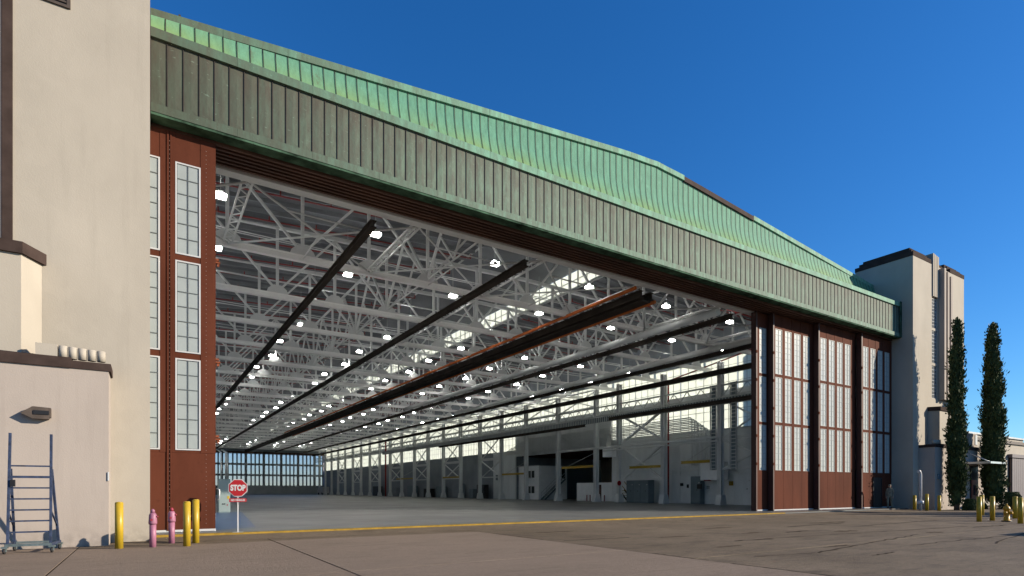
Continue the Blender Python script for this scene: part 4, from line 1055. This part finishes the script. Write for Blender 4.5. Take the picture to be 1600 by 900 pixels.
# ------------------------------------------------------------------ cypresses
def leafmat(name, c):
    t = NT(name); n = t.ramp(t.noise(2.6, detail=3), .3, .7)
    cc = t.mix(n, tuple(v*.55 for v in c), tuple(v*1.5 for v in c)); t.col(cc)
    t.b.inputs["Roughness"].default_value = .7; t.b.inputs["Specular IOR Level"].default_value = .2; return t.m
M['cyp'] = leafmat('cypress_foliage', (.050, .068, .022)); M['bark'] = simple('bark', (.14, .10, .07), .9, .3, 6.)
def cypress(x, y, h, r, label, seed, base=.9):
    rd = random.Random(seed); t_ = thing('cypress_tree', label, 'tree', (x, y, 0))
    MB().tube([(0, 0, -.1), (.03, 0, 1.5), (0, .04, h*.7), (0, 0, h*.95)], [.2, .16, .08, .02], 8).build('trunk', M['bark'], t_)
    def rad(z):
        u = (z-base)/(h-base); u = max(0, min(1, u))
        return r*min(1, (u*6+.35))*(1-u**2.2)**.7*(.93+.09*math.sin(z*2.1+seed)) + .03
    # clump offsets
    clumps = [(rd.uniform(0, 6.28), rd.uniform(base, h*.97), rd.uniform(.12, .30)) for _ in range(170)]
    V = []; F = []
    for (ca, cz, cr) in clumps:
        R0 = rad(cz)*rd.uniform(.75, 1.06); cx, cy = R0*math.cos(ca), R0*math.sin(ca)
        for _ in range(75):
            dx, dy, dz = rd.gauss(0, cr*.5), rd.gauss(0, cr*.5), rd.gauss(0, cr*1.3)
            px, py, pz = cx+dx, cy+dy, cz+dz
            if pz > h or pz < base*.7: continue
            a = rd.uniform(0, 6.28); s = rd.uniform(.04, .085); tl = rd.uniform(.10, .2)
            ox, oy = math.cos(a)*s, math.sin(a)*s; tx, ty = px*.10+rd.uniform(-.04, .04), py*.10+rd.uniform(-.04, .04)
            b = len(V); V += [(px-ox, py-oy, pz), (px+ox, py+oy, pz), (px+ox*.3+tx, py+oy*.3+ty, pz+tl), (px-ox*.3+tx, py-oy*.3+ty, pz+tl)]; F.append((b, b+1, b+2, b+3))
    # body leaves
    for _ in range(9000):
        z = base+(h-base)*rd.random()**1.05; a = rd.uniform(0, 6.28); rr = rad(z)*rd.uniform(.55, .97)
        px, py = rr*math.cos(a), rr*math.sin(a); a2 = a+1.57+rd.uniform(-.7, .7); s = rd.uniform(.05, .10); tl = rd.uniform(.12, .24)
        ox, oy = math.cos(a2)*s, math.sin(a2)*s; tx, ty = math.cos(a)*.03, math.sin(a)*.03
        b = len(V); V += [(px-ox, py-oy, z), (px+ox, py+oy, z), (px+ox*.3+tx, py+oy*.3+ty, z+tl), (px-ox*.3+tx, py-oy*.3+ty, z+tl)]; F.append((b, b+1, b+2, b+3))
    # inner mass
    n = 14; k = 40; b0 = len(V)
    for i in range(k+1):
        z = base+(h*.985-base)*i/k
        for j in range(n):
            a = 2*math.pi*j/n; q = rad(z)*.72*(1+.18*math.sin(3*a+z*1.7)+rd.uniform(-.1, .1)); V.append((q*math.cos(a), q*math.sin(a), z))
    for i in range(k):
        for j in range(n): F.append((b0+i*n+j, b0+i*n+(j+1) % n, b0+(i+1)*n+(j+1) % n, b0+(i+1)*n+j))
    me = bpy.data.meshes.new('crown'); me.from_pydata(V, [], F); me.materials.append(M['cyp']); link('crown', me, None, t_)
cypress(50.85, 18.05, 14.2, .46, 'slender dark cypress in front of the distant tower', 3, .35)
cypress(57.3, 17.9, 14.8, .75, 'taller fuller cypress against open sky, the rightmost tree', 5, .5)
cypress(64.7, .3, 14.0, 1.5, 'cypress beyond the right edge whose shadow crosses the apron', 8)
cypress(63.4, -1.6, 13.6, 1.5, 'second cypress beyond the right edge of the view', 9)
cypress(61.9, -3.4, 12.2, 1.4, 'shortest cypress beyond the right edge of the view', 10)
def shrub(x, y, r, h, label, seed):
    rd = random.Random(seed); V = []; F = []
    t_ = thing('shrub', label, 'shrub', (x, y, 0))
    for _ in range(2600):
        a = rd.uniform(0, 6.28); e = rd.random(); rr = r*(rd.random()**.4)*math.sqrt(max(.02, 1-(e-.3)**2)); z = h*e
        px, py = rr*math.cos(a)*(1-.4*e), rr*math.sin(a)*(1-.4*e); s = rd.uniform(.03, .07); a2 = rd.uniform(0, 6.28); ox, oy = math.cos(a2)*s, math.sin(a2)*s
        b = len(V); V += [(px-ox, py-oy, z), (px+ox, py+oy, z), (px+rd.uniform(-.05, .05), py+rd.uniform(-.05, .05), z+.09)]; F.append((b, b+1, b+2))
    me = bpy.data.meshes.new('foliage'); me.from_pydata(V, [], F); me.materials.append(M['cyp']); link('foliage', me, None, t_)
    MB().tube([(0, 0, -.02), (0, 0, h*.6)], .03, 6).build('stem', M['bark'], t_)
shrub(50.8, 17.2, .55, .8, 'low scruffy shrub at the foot of the slender cypress', 1)
shrub(56.9, 16.6, .9, 1.3, 'rounded green shrub under the taller cypress', 2)
shrub(55.0, 18.0, .5, .6, 'small shrub left of the red entrance door', 4)
